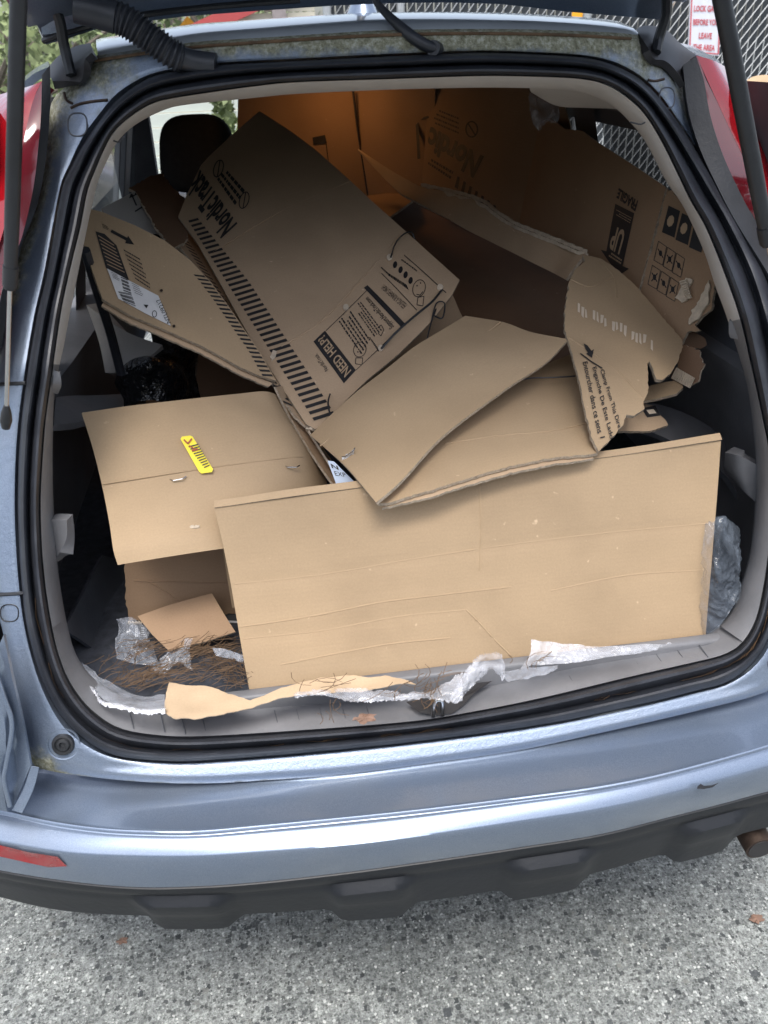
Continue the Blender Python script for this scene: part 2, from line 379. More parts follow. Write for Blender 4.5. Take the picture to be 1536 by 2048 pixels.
# ---------------------------------------------------------------- printing
_tc = {}
def text_mesh(s, bold=0.):
    key = (s, bold)
    if key in _tc: return _tc[key]
    cu = bpy.data.curves.new('t', 'FONT'); cu.body = s; cu.size = 1; cu.offset = bold; cu.resolution_u = 3
    o = bpy.data.objects.new('t', cu); COL.objects.link(o); dg = bpy.context.evaluated_depsgraph_get(); dg.update()
    me = bpy.data.meshes.new_from_object(o.evaluated_get(dg)); vs = np.array([v.co[:2] for v in me.vertices]); fs = [tuple(p.vertices) for p in me.polygons]
    bpy.data.objects.remove(o); bpy.data.curves.remove(cu); bpy.data.meshes.remove(me)
    if len(vs) == 0: return None
    lo = vs.min(0); hi = vs.max(0); vs = (vs-lo)/(hi-lo); _tc[key] = (vs, fs); return _tc[key]
def text_on(surf, s, quad, parent, mat='ink', off=.0012, bold=.0, name='print', space='px'):
    """quad: TL, TR, BR, BL of the text block as read"""
    tm = text_mesh(s, bold); vs, fs = tm
    q = [surf.ab(*p) for p in quad] if space == 'px' else [np.array(p) for p in quad]
    out = []
    for x, y in vs:
        p = (q[3]*(1-x)+q[2]*x)*(1-y)+(q[0]*(1-x)+q[1]*x)*y; out.append(surf.pt(p, off))
    f0 = fs[0]; nn = np.cross(out[f0[1]]-out[f0[0]], out[f0[2]]-out[f0[0]])
    if nn @ surf.n < 0: fs = [f[::-1] for f in fs]
    return mk(name, out, fs, M[mat], parent, smooth=False)
def blk(surf, polys, parent, mat='ink', off=.0010, name='print', space='px', step=.02):
    """several flat printed shapes joined as one print"""
    V = []; Fs = []
    for pl in polys:
        ab = surf.uv2ab_list(pl) if space == 'px' else pl
        v2, fs = tri(jag(ab, 0, .02), step); k = len(V); V += [surf.pt((p.x, p.y), off) for p in v2]
        f0 = fs[0]; nn = np.cross(V[k+f0[1]]-V[k+f0[0]], V[k+f0[2]]-V[k+f0[0]])
        if nn @ surf.n < 0: fs = [f[::-1] for f in fs]
        Fs += [tuple(i+k for i in f) for f in fs]
    return mk(name, V, Fs, M[mat], parent, smooth=False)
def stroke(p, q, w):
    p = np.array(p, float); q = np.array(q, float); d = q-p; nrm = np.array([-d[1], d[0]])/np.linalg.norm(d)*w/2
    return [p+nrm, q+nrm, q-nrm, p-nrm]
def circle(c, rx, ry, n_=18, ang=0):
    return [(c[0]+rx*math.cos(a)*math.cos(ang)-ry*math.sin(a)*math.sin(ang), c[1]+rx*math.cos(a)*math.sin(ang)+ry*math.sin(a)*math.cos(ang)) for a in np.linspace(0, 2*math.pi, n_, endpoint=False)]
def ringpoly(c, rx, ry, w, n_=18, ang=0):
    o_ = circle(c, rx, ry, n_, ang); i_ = circle(c, rx-w, ry-w, n_, ang)
    return [[o_[k], o_[(k+1) % n_], i_[(k+1) % n_], i_[k]] for k in range(n_)]
def dashes(quad, rows, seed=0, fill=.5, wmin=.03, wmax=.1):
    """small illegible print: rows of short strokes inside a quad (TL,TR,BR,BL)"""
    rnd = random.Random(seed); q = [np.array(p, float) for p in quad]; out = []
    def B(x, y): return (q[0]*(1-x)+q[1]*x)*(1-y)+(q[3]*(1-x)+q[2]*x)*y
    for r in range(rows):
        y0 = (r+.2)/rows; y1 = (r+.2+fill)/rows; x = 0; end = rnd.uniform(.75, 1)
        while x < end:
            w_ = rnd.uniform(wmin, wmax); out.append([B(x, y0), B(min(1, x+w_), y0), B(min(1, x+w_), y1), B(x, y1)]); x += w_+rnd.uniform(.015, .03)
    return out

exec_parts = []
# ================================================================== SETTING
def concrete():
    m, n, l, b = newmat('exposed_aggregate_concrete'); tc = texco(n, l)
    def mathn(op, *a):
        q = n.new('ShaderNodeMath'); q.operation = op
        for i, v in enumerate(a):
            if isinstance(v, (int, float)): q.inputs[i].default_value = v
            else: l.new(v, q.inputs[i])
        return q.outputs[0]
    big = noi(n, l, tc, 2.2, 7, .65); r0 = ramp(n, [(.32, (.17, .178, .175)), (.5, (.235, .243, .238)), (.68, (.31, .318, .31))]); l.new(big.outputs[0], r0.inputs[0])
    mid = noi(n, l, tc, 75, 9, .88); rm = ramp(n, [(.38, (.30, .30, .30)), (.5, (.95, .95, .95)), (.61, (1.75, 1.75, 1.72))]); l.new(mid.outputs[0], rm.inputs[0])
    fine = noi(n, l, tc, 190, 6, .8); rf = ramp(n, [(.34, (.55, .55, .55)), (.5, (1, 1, 1)), (.66, (1.45, 1.45, 1.42))]); l.new(fine.outputs[0], rf.inputs[0])
    c = mixc(n, l, r0.outputs[0], rm.outputs[0], 1., 'MULTIPLY').outputs[2]; c = mixc(n, l, c, rf.outputs[0], 1., 'MULTIPLY').outputs[2]
    for sc_, thr, sel, soft, col in ((190, .6, .45, .12, (.10, .105, .10)), (120, .55, .55, .06, (.07, .073, .073)), (150, .55, .62, .08, (.58, .58, .56)), (75, .45, .70, .04, (.045, .05, .052)), (60, .42, .84, .06, (.20, .20, .185)), (44, .38, .90, .03, (.055, .06, .065))):
        v = n.new('ShaderNodeTexVoronoi'); v.inputs['Scale'].default_value = sc_; v.distance = 'CHEBYCHEV' if sc_ < 100 else 'EUCLIDEAN'
        nz = noi(n, l, tc, sc_*1.3, 3, .7)
        ad = n.new('ShaderNodeVectorMath'); ad.operation = 'MULTIPLY_ADD'; l.new(nz.outputs[1], ad.inputs[0]); ad.inputs[1].default_value = (1.0/sc_,)*3
        off = n.new('ShaderNodeVectorMath'); off.operation = 'ADD'; l.new(tc.outputs[0], off.inputs[0]); off.inputs[1].default_value = (sc_*.37+sel, sc_*.11, .013*sc_)
        l.new(off.outputs[0], ad.inputs[2]); l.new(ad.outputs[0], v.inputs['Vector'])
        sep = n.new('ShaderNodeSeparateColor'); l.new(v.outputs['Color'], sep.inputs[0])
        g1 = mathn('GREATER_THAN', sep.outputs[0], sel); rad = mathn('MULTIPLY', sep.outputs[1], thr); dd = mathn('SUBTRACT', rad, v.outputs['Distance']); mk_ = mathn('MULTIPLY', dd, 1/soft*1.5)
        mk_.node.use_clamp = True
        f = mathn('MULTIPLY', g1, mk_); f2 = mathn('MULTIPLY', f, mathn('MULTIPLY_ADD', sep.outputs[2], .5, .5))
        c = mixc(n, l, c, col, f2).outputs[2]
    pt = noi(n, l, tc, 14, 5, .7); rq = ramp(n, [(.35, (.72, .75, .76)), (.5, (.97, 1, 1)), (.65, (1.12, 1.15, 1.14))]); l.new(pt.outputs[0], rq.inputs[0]); c = mixc(n, l, c, rq.outputs[0], 1., 'MULTIPLY').outputs[2]
    pit = noi(n, l, tc, 120, 5, .9); rp = ramp(n, [(.30, (.25, .25, .25)), (.40, (1, 1, 1))]); l.new(pit.outputs[0], rp.inputs[0])
    c = mixc(n, l, c, rp.outputs[0], 1., 'MULTIPLY').outputs[2]
    l.new(c, b.inputs['Base Color']); b.inputs['Roughness'].default_value = .9
    bump(n, l, mathn('ADD', mid.outputs[0], pit.outputs[0]), .6, .006, b); return m
M['concrete'] = concrete()
mk('ground', [(-120, -60, 0), (120, -60, 0), (120, 160, 0), (-120, 160, 0)], [(0, 1, 2, 3)], M['concrete'], smooth=False)['kind'] = 'structure'

# ================================================================== CAR
car = thing('suv', (0, 1.8, 0), 'blue grey SUV seen from behind, tailgate raised over a cargo bay stuffed with cardboard', 'car')
NA = 300; CX, CY = 790, 800
def loop_px(pts):
    """closed traced outline -> radius at NA angles round the centre of the opening"""
    d = catmull([tuple(p) for p in pts], 1600, True)-np.array([CX, CY]); a = np.arctan2(d[:, 1], d[:, 0]); r = np.hypot(d[:, 0], d[:, 1])
    o = np.argsort(a); a, r = a[o], r[o]; A = np.linspace(-math.pi, math.pi, NA, endpoint=False)
    return A, np.interp(A, np.concatenate([a-2*math.pi, a, a+2*math.pi]), np.tile(r, 3))
Cp = [(780, 112), (600, 121), (437, 130), (333, 145), (283, 163), (233, 200), (200, 240), (167, 287), (143, 333), (122, 383), (94, 543), (72, 640), (52, 764), (39, 880), (35, 1000), (38, 1100), (44, 1184), (51, 1242), (65, 1304), (85, 1365), (113, 1420), (147, 1461), (191, 1495), (239, 1514), (308, 1522), (400, 1523), (600, 1508), (844, 1483), (1087, 1450), (1270, 1413), (1392, 1383), (1453, 1366), (1502, 1331), (1536, 1279), (1566, 1190), (1585, 1080), (1592, 960), (1588, 840), (1574, 700), (1536, 553), (1493, 462), (1432, 358), (1381, 280), (1351, 237), (1312, 187), (1274, 153), (1217, 126), (1160, 114), (1064, 108), (950, 105)]
Bp = [(780, 157), (600, 163), (512, 171), (400, 187), (333, 198), (300, 208), (260, 233), (227, 264), (207, 300), (190, 340), (174, 383), (160, 455), (143, 523), (124, 608), (111, 693), (103, 755), (91, 836), (84, 920), (80, 1000), (82, 1090), (89, 1167), (99, 1235), (113, 1300), (133, 1355), (161, 1400), (195, 1434), (239, 1460), (308, 1473), (400, 1476), (600, 1464), (819, 1446), (941, 1427), (1087, 1398), (1270, 1354), (1392, 1326), (1447, 1312), (1484, 1290), (1512, 1245), (1528, 1180), (1540, 1090), (1545, 1000), (1540, 910), (1523, 822), (1502, 727), (1482, 640), (1455, 560), (1414, 458), (1381, 400), (1351, 336), (1324, 282), (1293, 231), (1263, 200), (1217, 170), (1164, 157), (1064, 152), (950, 151)]
Ap = [(780, 179), (600, 187), (512, 195), (367, 210), (320, 223), (277, 245), (250, 266), (230, 290), (212, 325), (197, 360), (186, 400), (173, 461), (163, 510), (150, 575), (137, 640), (127, 693), (117, 740), (108, 800), (105, 900), (106, 1000), (112, 1090), (117, 1150), (133, 1245), (152, 1310), (185, 1355), (240, 1390), (308, 1408), (400, 1412), (600, 1402), (820, 1392), (960, 1372), (1148, 1326), (1307, 1297), (1392, 1279), (1438, 1252), (1468, 1214), (1487, 1154), (1502, 1095), (1511, 1000), (1511, 910), (1498, 790), (1478, 710), (1452, 629), (1430, 569), (1408, 502), (1368, 415), (1335, 366), (1312, 322), (1286, 275), (1255, 238), (1225, 211), (1187, 191), (1141, 180), (1064, 176), (950, 175)]
Dp = [(780, 60), (700, 64), (512, 76), (400, 83), (293, 97), (190, 112), (165, 125), (140, 165), (112, 190), (100, 217), (97, 267), (90, 333), (77, 400), (62, 445), (42, 494), (24, 560), (5, 680), (-16, 800), (-30, 950), (-28, 1100), (-8, 1210), (7, 1270), (24, 1355), (44, 1440), (60, 1520), (78, 1536), (144, 1549), (273, 1563), (400, 1567), (525, 1561), (700, 1549), (851, 1529), (1027, 1503), (1209, 1464), (1392, 1422), (1536, 1382), (1610, 1330), (1655, 1220), (1680, 1050), (1665, 880), (1625, 720), (1580, 630), (1536, 547), (1471, 442), (1430, 363), (1401, 300), (1380, 235), (1366, 175), (1345, 140), (1318, 118), (1290, 84), (1262, 68), (1103, 60), (1000, 58), (900, 58)]
ANG, rC = loop_px(Cp); _, rB = loop_px(Bp); _, rA = loop_px(Ap); _, rD = loop_px(Dp)
ca, sa = np.cos(ANG), np.sin(ANG)
def ring3(rr, off):
    off = np.broadcast_to(off, rr.shape); return [ps(CX+ca[i]*rr[i], CY+sa[i]*rr[i], off[i]) for i in range(NA)]
IDX = lambda deg: int(((math.radians(deg)+math.pi)/(2*math.pi))*NA) % NA
def ring_mesh(name, ts, offs, ra, rb, mat, parent=car, attr=None, sel=None, mats=None):
    rows = [ring3(ra+(rb-ra)*t, o_) for t, o_ in zip(ts, offs)]
    vs = [p for r in rows for p in r]; fs = grid_faces(len(rows), NA, True)
    if sel is not None: fs = [f for f in fs if sel(f[0] % NA)]
    return mk(name, vs, fs, M[mat], parent, attr=attr)
# painted aperture flange (door pillars, gutter, sill)
ts = np.linspace(0, 1, 12)
def dirtv(t, i):
    u, v = CX+ca[i]*(rC[i]+(rD[i]-rC[i])*t), CY+sa[i]*(rC[i]+(rD[i]-rC[i])*t)
    top = max(0, 1-(v-60)/75) if v < 200 else 0
    top = min(1, top*1.25)
    edge_ = .85*max(0, (t-.35)/.65) if (v < 620 and (u < 200 or u > 1300)) else 0
    corner = .7*math.exp(-((u-190)**2+(v-120)**2)/90**2)+.7*math.exp(-((u-1300)**2+(v-110)**2)/80**2)
    low = 1.0*math.exp(-((u-75)**2+(v-1545)**2)/45**2)+.35*(1 if t > .93 and v > 1300 else 0)
    return min(1.0, max(top, edge_, corner, low))
offs = [.012, -.002, -.004, -.004, -.004, -.004, -.004, -.004, -.003, 0, .004, .012]
frame = ring_mesh('body_frame', ts, offs, rC, rD, 'paint', attr=[dirtv(t, i) for t in ts for i in range(NA)])
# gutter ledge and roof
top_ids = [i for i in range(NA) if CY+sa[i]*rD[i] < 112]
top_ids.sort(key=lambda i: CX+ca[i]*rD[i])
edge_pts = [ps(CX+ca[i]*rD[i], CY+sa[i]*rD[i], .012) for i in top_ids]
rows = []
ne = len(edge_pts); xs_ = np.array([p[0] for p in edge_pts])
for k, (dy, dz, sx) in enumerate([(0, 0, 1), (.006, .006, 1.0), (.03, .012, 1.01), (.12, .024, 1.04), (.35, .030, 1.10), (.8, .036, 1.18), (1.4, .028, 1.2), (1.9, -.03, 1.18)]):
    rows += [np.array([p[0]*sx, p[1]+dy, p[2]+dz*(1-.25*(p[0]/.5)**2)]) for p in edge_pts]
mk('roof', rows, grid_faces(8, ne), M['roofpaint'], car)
tube('gutter_seam', [ps(u, v+9, -.004) for u, v in [(190, 112), (293, 97), (400, 84), (512, 76), (700, 64), (900, 58), (1103, 60), (1262, 68)]], .0022, M['gunk'], frame, 6)
# weatherstrip: two bulbs with a groove between
ts = [0, .04, .10, .18, .26, .34, .41, .45, .50, .55, .62, .72, .82, .90, .96, 1]
of = [.006, -.009, -.016, -.021, -.022, -.019, -.011, -.001, .003, -.002, -.012, -.017, -.016, -.010, .0, .012]
def wob(o_): return np.array([o_+.0015*math.sin(i*.9)*math.sin(i*.13) for i in range(NA)])
ws = ring_mesh('weatherstrip', ts, [wob(o_) for o_ in of], rC, rB, 'rubber')
# interior opening trim: upper pale garnish, lower dark garnish, sill scuff plate
def v_of(i, r): return CY+sa[i]*r[i]
def u_of(i, r): return CX+ca[i]*r[i]
def is_up(i): return v_of(i, rA) < (733 if u_of(i, rA) < 700 else 632)
def is_sill(i): return v_of(i, rA) > 1250 and u_of(i, rA) > 120 and (u_of(i, rA) < 1440)
tsT = [0, .06, .35, .7, .93, 1, 1.02]; ofT = [.014, .002, .012, .034, .052, .075, .11]
ring_mesh('opening_garnish', tsT, ofT, rB, rA, 'beige_trim', sel=is_up)
ring_mesh('lower_garnish', tsT, ofT, rB, rA, 'grey_trim', sel=lambda i: not is_up(i) and not is_sill(i))
sill = ring_mesh('sill_plate', tsT, [.014, .004, .02, .045, .062, .075, .10], rB, rA, 'grey_trim', sel=is_sill)
for (a, b_) in ([((216, 1445), (215, 1392))]+[((u, np.interp(u, [232, 400, 600, 819, 941, 1087, 1270, 1392, 1470], [1456, 1474, 1463, 1445, 1426, 1397, 1353, 1326, 1298])), (u-14-(u > 900)*14, np.interp(u-14, [232, 400, 600, 820, 960, 1148, 1307, 1392, 1440], [1397, 1415, 1407, 1398, 1385, 1334, 1303, 1284, 1258]))) for u in (268, 330, 372, 414, 560, 604, 650, 696, 744, 1020, 1066, 1110, 1156, 1200, 1246, 1290, 1334, 1376, 1418)]+[((1478, 1297), (1443, 1254))]):
    tube('rib', [ps(a[0]+(b_[0]-a[0])*t, a[1]+(b_[1]-a[1])*t, o_-.001) for t, o_ in ((.05, .008), (.4, .024), (.8, .05))], .0008, M['dark_int'], sill, 5, 6)
for (u, v) in ((238, 276), (1284, 240)):
    tube('garnish_seam', [ps(u-14 if u < 700 else u-24, v+4, .028), ps(u, v+8, .016), ps(u+(16 if u > 700 else 10), v-3 if u < 700 else v-8, .002)], .0012, M['dark_int'], car, 5)
# latch recess, its shade laid on as a flat black patch, and striker
rcs = [(812, 1404, .026), (838, 1424, .006), (868, 1431, .002), (905, 1427, .003), (925, 1412, .012), (950, 1385, .030), (985, 1362, .05), (940, 1368, .05), (880, 1386, .038), (840, 1398, .03)]
cr_ = ps(895, 1405, .02); vs = [ps(u, v, o_) for u, v, o_ in rcs]+[cr_]
mk('latch_recess_shade', vs, [(i, (i+1) % 10, 10) for i in range(10)][::1], M['ink'], sill, False)
tube('striker', [ps(u, v, o_) for u, v, o_ in ((866, 1432, .004), (868, 1414, -.002), (872, 1402, -.006), (878, 1399, -.008), (884, 1403, -.006), (885, 1414, -.002), (884, 1430, .004))], .0036, M['steel'], car, 12)
# body joints, access plugs, bump stops
def surf_ring_part(name, c, rx, ry, off, rad, mat, parent=frame):
    pts = [ps(c[0]+rx*math.copysign(abs(math.cos(a))**.75, math.cos(a)), c[1]+ry*math.copysign(abs(math.sin(a))**.75, math.sin(a)), off) for a in np.linspace(0, 2*math.pi, 25)]
    return tube(name, pts, rad, M[mat], parent, 6, 60, False)
surf_ring_part('access_plug', (155, 249), 19, 23, -.0042, .0011, 'dark_int')
surf_ring_part('access_plug', (1334, 196), 15, 21, -.0042, .0011, 'dark_int')
surf_ring_part('access_plug', (19, 1226), 18, 17, -.004, .0010, 'clad')
for ln in ([(48, 1186), (20, 1188), (-25, 1190)], [(52, 766), (30, 767), (5, 768), (-14, 770)]):
    tube('panel_gap', [ps(u, v, -.004) for u, v in ln], .0028, M['black_plastic'], frame, 6)
for ln, r_ in (([(142, 216), (160, 208), (185, 203), (215, 200)], .0022), ([(128, 185), (133, 200), (146, 208)], .002), ([(1296, 160), (1310, 162), (1328, 158)], .002)):
    tube('sealer_bead', [ps(u, v, -.004) for u, v in ln], r_, M['rust'], frame, 6)
def bump_stop(u, v):
    c = ps(u, v, -.003); nrm = np.array([0, -.92, .38]); e1 = np.array([1, 0, 0]); e2 = np.cross(nrm, e1)
    prof = [(.0245, -.001), (.024, .0015), (.022, .001), (.019, -.004), (.0165, -.006), (.0165, .002), (.015, .006), (.012, .0065), (.0105, .004), (.0085, .0065), (.005, .007), (.0035, .003), (.0001, .003)]
    vs = [c+(e1*math.cos(a)+e2*math.sin(a))*r+nrm*h for r, h in prof for a in np.linspace(0, 2*math.pi, 28, endpoint=False)]
    fs = grid_faces(len(prof), 28, True); o_ = mk('bump_stop', vs, fs, None, car, fm=[0 if k < 28*3 else 1 for k in range(len(fs))], mats=[M['paint_clean'], M['black_plastic']])
bump_stop(127, 1488); bump_stop(1553, 1325)
# interior shell behind the opening
ins = ring3(rA, .11)
shell_rows = [ins]
def inner(i, y, k):
    p = ins[i]; x = p[0]; z = p[2]; s = 1 if x > 0 else -1
    tx = s*min(.62, abs(x)*1.18+.03) if abs(x) > .3 else x*1.12; tz = min(1.50, z+.02) if z > 1.3 else z
    return np.array([p[0]+(tx-p[0])*k, y, z+(tz-z)*k])
# cargo floor
mk('cargo_floor', [(-.66, .17, .728), (.68, .17, .728), (.68, 1.75, .728), (-.66, 1.75, .728)], [(0, 1, 2, 3)], M['carpet'], car, False)
box('sill_inner', (-.5, .150, .70), (.52, .172, .752), M['grey_trim'], car, .006)
for s in (-1, 1):
    wl_ = 'side_trim'
    pts = []
    ys = [.30, .42, .60, .80, 1.1, 1.6, 2.6]; zs = [.70, .80, .95, 1.05, 1.10, 1.12]
    xo = [[.60, .63, .66, .66, .66, .66, .66], [.60, .64, .67, .66, .66, .66, .66], [.585, .64, .66, .64, .62, .62, .62], [.565, .615, .62, .60, .58, .58, .58], [.57, .60, .60, .585, .57, .57, .57], [.61, .63, .64, .64, .65, .65, .65]]
    for j, z in enumerate(zs):
        for k, y in enumerate(ys): pts.append((s*(xo[j][k]+(.02 if s > 0 else 0)), y, z))
    mk('side_trim', pts, grid_faces(len(zs), len(ys)), M['grey_trim'], car)
    # rear quarter upper trim with pillars and tinted windows
    up_ = lambda y, z: s*(.645-.09*max(0, (z-1.12)/.4)+(.015 if s > 0 else 0))
    for (y0, y1, z0, z1, nm) in ((.36, .74, 1.08, 1.56, 'quarter_trim'), (1.12, 1.26, 1.10, 1.56, 'pillar_trim'), (2.02, 2.16, 1.10, 1.56, 'pillar_trim'), (.72, 2.6, 1.455, 1.56, 'roof_rail_trim')):
        vs = [(up_(y, z)+(-s*.012 if nm != 'roof_rail_trim' else -s*.004), y, z) for z in np.linspace(z0, z1, 5) for y in np.linspace(y0, y1, 4)]
        mk(nm, vs, grid_faces(5, 4), M['dark_int'], car)
    for (y0, y1) in ((.73, 1.13), (1.25, 2.03), (2.15, 2.8)):
        vs = [(up_(y, z)+s*.006, y, z) for z in np.linspace(1.10, 1.47, 4) for y in (y0, y1)]
        mk('side_window', vs, grid_faces(4, 2), M['glass'], car)
# headliner
vs = []; hx = np.linspace(-.60, .62, 15); hy = [.47, .55, .8, 1.4, 2.2, 2.52]
for y in hy:
    for x in hx: vs.append((x, y+.25*x*x*(1 if y < .6 else 0), 1.600-.13*(abs(x)/.6)**3.2-(.01 if y < .5 else 0)))
mk('headliner', vs, grid_faces(len(hy), 15), M['headliner'], car)
# header trim above the boxes on the right
patch('headliner_trim', [[(1058, 176, .56), (1130, 176, .56), (1200, 186, .58), (1255, 225, .60)], [(1062, 186, .66), (1110, 210, .68), (1160, 214, .70), (1225, 218, .66)]], car, 'beige_trim', .004, 16, 6, 'headliner' if False else 'edge')
# bulkhead ahead of the cargo bay, front glass and seat
box('dashboard', (-.62, 2.75, .5), (.66, 2.95, 1.13), M['dark_int'], car, .03)
mk('windscreen', [(-.66, 3.0, 1.08), (.66, 3.0, 1.08), (.56, 2.52, 1.50), (-.56, 2.52, 1.50)], [(0, 1, 2, 3)], M['glass_clear'], car, False)
for s in (-1, 1):
    mk('windscreen_pillar', [(s*.68, 2.30, 1.56), (s*.53, 2.32, 1.56), (s*.56, 2.62, 1.08), (s*.70, 2.62, 1.08), (s*.68, 2.36, 1.56), (s*.53, 2.38, 1.56), (s*.56, 2.68, 1.08), (s*.70, 2.68, 1.08)], [(0, 1, 2, 3), (4, 7, 6, 5), (1, 5, 6, 2), (0, 3, 7, 4)], M['dark_int'], car, False)
box('sun_visor', (-.50, 2.44, 1.470), (-.14, 2.50, 1.492), M['headliner'], car, .004)
def seat(x):
    bm = bmesh.new(); bmesh.ops.create_uvsphere(bm, u_segments=28, v_segments=18, radius=1)
    for v in bm.verts:
        f = lambda c, e: math.copysign(abs(c)**e, c); v.co = Vector((f(v.co.x, .62)*.122, f(v.co.y, .7)*.055, f(v.co.z, .55)*.115))
        v.co.x *= 1-.12*(v.co.z/.115)
    me = bpy.data.meshes.new('headrest'); bm.to_mesh(me); bm.free()
    for v in me.vertices: v.co += Vector((x, 2.10, 1.335))
    me.polygons.foreach_set('use_smooth', [True]*len(me.polygons)); link('headrest', me, car, [M['seat']])
    for dx in (-.05, .05): tube('headrest_post', [(x+dx, 2.11, 1.16), (x+dx, 2.10, 1.26)], .006, M['steel'], car)
    box('front_seat_back', (x-.24, 2.05, .62), (x+.24, 2.17, 1.20), M['seat'], car, .045)
seat(-.368); seat(.40)
# courtesy lamp, lit
box('courtesy_lamp', (-.03, 1.70, 1.585), (.07, 1.77, 1.597), M['lamp'], car, .003)
ld = bpy.data.lights.new('courtesy_lamp_light', 'AREA'); ld.energy = .045; ld.color = (1, .42, .13); ld.size = .06
lo = bpy.data.objects.new('courtesy_lamp_light', ld); COL.objects.link(lo); lo.location = (.02, 1.78, 1.578); lo.rotation_euler = (math.radians(25), 0, 0)
# trim hooks / cargo cover brackets
def px_sheet_part(name, quads, mat, t=.01):
    patch(name, quads, car, mat, t, 10, 8, mat if mat in M else 'edge', warp=.0005)
patch('cover_bracket', [[(60, 1050, .30), (95, 1040, .27), (134, 1040, .26)], [(75, 1085, .29), (105, 1085, .27), (134, 1075, .26)], [(88, 1130, .28), (105, 1128, .27), (122, 1105, .26)]], car, 'grey_trim', .02, 10, 8, 'grey_trim')
patch('cover_bracket', [[(1450, 905, .32), (1480, 912, .29), (1515, 930, .28)], [(1448, 940, .33), (1480, 955, .29), (1520, 985, .28)], [(1460, 955, .33), (1490, 985, .29), (1520, 1012, .28)]], car, 'grey_trim', .02, 10, 8, 'grey_trim')
patch('trim_hook', [[(107, 740, .30), (120, 745, .30)], [(106, 765, .29), (123, 770, .30)], [(100, 785, .30), (116, 788, .31)]], car, 'grey_trim', .01, 5, 8, 'grey_trim')
patch('trim_hook', [[(1458, 640, .33), (1475, 645, .32)], [(1458, 668, .33), (1484, 672, .31)], [(1462, 676, .33), (1482, 680, .31)]], car, 'grey_trim', .01, 5, 8, 'grey_trim')
patch('cargo_shelf', [[(112, 795, .62), (200, 790, .80), (290, 786, .95)], [(108, 850, .45), (170, 840, .55), (262, 812, .80)]], car, 'grey_trim', .012, 10, 5, 'grey_trim')
patch('floor_side_lining', [[(205, 1110, .55), (235, 1120, .58), (262, 1135, .60)], [(165, 1190, .42), (210, 1220, .47), (255, 1240, .50)], [(128, 1258, .30), (190, 1300, .36), (250, 1330, .36)]], car, 'dark_int', .006, 14, 12, 'carpet')
patch('wheel_arch_lining', [[(1240, 800, .60), (1340, 815, .58), (1440, 870, .56), (1500, 960, .5)], [(1235, 850, .50), (1320, 870, .50), (1440, 940, .48), (1495, 1020, .44)]], car, 'grey_trim', .01, 14, 8, 'dark_int')

# ---- bumper
L = {}
L[2] = ([(-60, 1612), (14, 1627), (103, 1647), (205, 1661), (300, 1666), (400, 1666), (525, 1655), (700, 1638), (851, 1622), (1046, 1598), (1200, 1577), (1345, 1547), (1536, 1494), (1640, 1455)], .650)
L[4] = ([(-60, 1665), (0, 1681), (137, 1704), (273, 1711), (400, 1711), (525, 1703), (700, 1689), (851, 1670), (1046, 1641), (1200, 1617), (1345, 1585), (1536, 1532), (1640, 1495)], .633)
L[5] = ([(-60, 1722), (0, 1742), (137, 1764), (273, 1776), (400, 1774), (525, 1765), (700, 1745), (851, 1724), (1046, 1695), (1200, 1670), (1345, 1634), (1492, 1596), (1640, 1550)], .560)
L[6] = ([(-60, 1775), (0, 1794), (103, 1818), (200, 1828), (290, 1831), (400, 1832), (500, 1828), (660, 1818), (818, 1806), (981, 1783), (1184, 1747), (1310, 1712), (1467, 1672), (1640, 1615)], .44)
def bline(pts, z, dz=0., dy=0., side=True):
    w_ = [pz(u, v, z) for u, v in pts]; w_ = [p+np.array([0, dy, dz]) for p in w_]
    l_, r_ = w_[0], w_[-1]
    a = [np.array([-.885, .75, z+dz]), np.array([-.875, .45, z+dz]), np.array([-.83, .25, z+dz]), np.array([-.765, .145, z+dz])]; b_ = [np.array([.69, .075, z+dz]), np.array([.77, .145, z+dz]), np.array([.83, .25, z+dz]), np.array([.875, .45, z+dz]), np.array([.885, .75, z+dz])]
    a = [p for p in a if p[0] < l_[0]-.03]; b_ = [p for p in b_ if p[0] > r_[0]+.03]
    P_ = np.array(a+w_+b_)
    P_ = catmull(P_, 260)
    # re-parameterise by angle round a point ahead of the car so the rows line up
    th = np.arctan2(P_[:, 0], 1.2-P_[:, 1]); o_ = np.argsort(th); tt = np.linspace(-1.10, 1.10, NB)
    tt = np.clip(tt, th.min(), th.max()); return np.stack([np.interp(tt, th[o_], P_[o_, k]) for k in range(3)], 1)
NB = 220
b2, b4, b5, b6 = [bline(*L[k]) for k in (2, 4, 5, 6)]
# shelf back edge follows the joint line of the body
L1 = [(62, 1533), (78, 1538), (144, 1551), (273, 1565), (400, 1569), (525, 1563), (700, 1551), (851, 1531), (1027, 1505), (1209, 1466), (1392, 1424), (1536, 1384), (1600, 1345)]
w1 = [pz(u, v, .6545) for u, v in L1]; w1 = [np.array([-.70, w1[0][1]+.16, w1[0][2]])]+w1+[w1[-1]+np.array([.10, .16, 0])]
P_ = catmull(w1, 260); th = np.arctan2(P_[:, 0], 1.2-P_[:, 1]); o_ = np.argsort(th); tt = np.clip(np.linspace(-1.10, 1.10, NB), th.min(), th.max())
b1 = np.stack([np.interp(tt, th[o_], P_[o_, k]) for k in range(3)], 1)
out_dir = np.stack([np.interp(np.arange(NB), [0, NB*.25, NB*.5, NB*.75, NB-1], [-1, -.35, 0, .35, 1]), np.interp(np.arange(NB), [0, NB*.25, NB*.5, NB*.75, NB-1], [-.1, -.9, -1, -.9, -.1]), np.zeros(NB)], 1)
out_dir /= np.linalg.norm(out_dir, axis=1, keepdims=True)
def mixr(a, b_, t, o_=0., dz=0.): r_ = a*(1-t)+b_*t+out_dir*o_; r_[:, 2] += dz; return r_
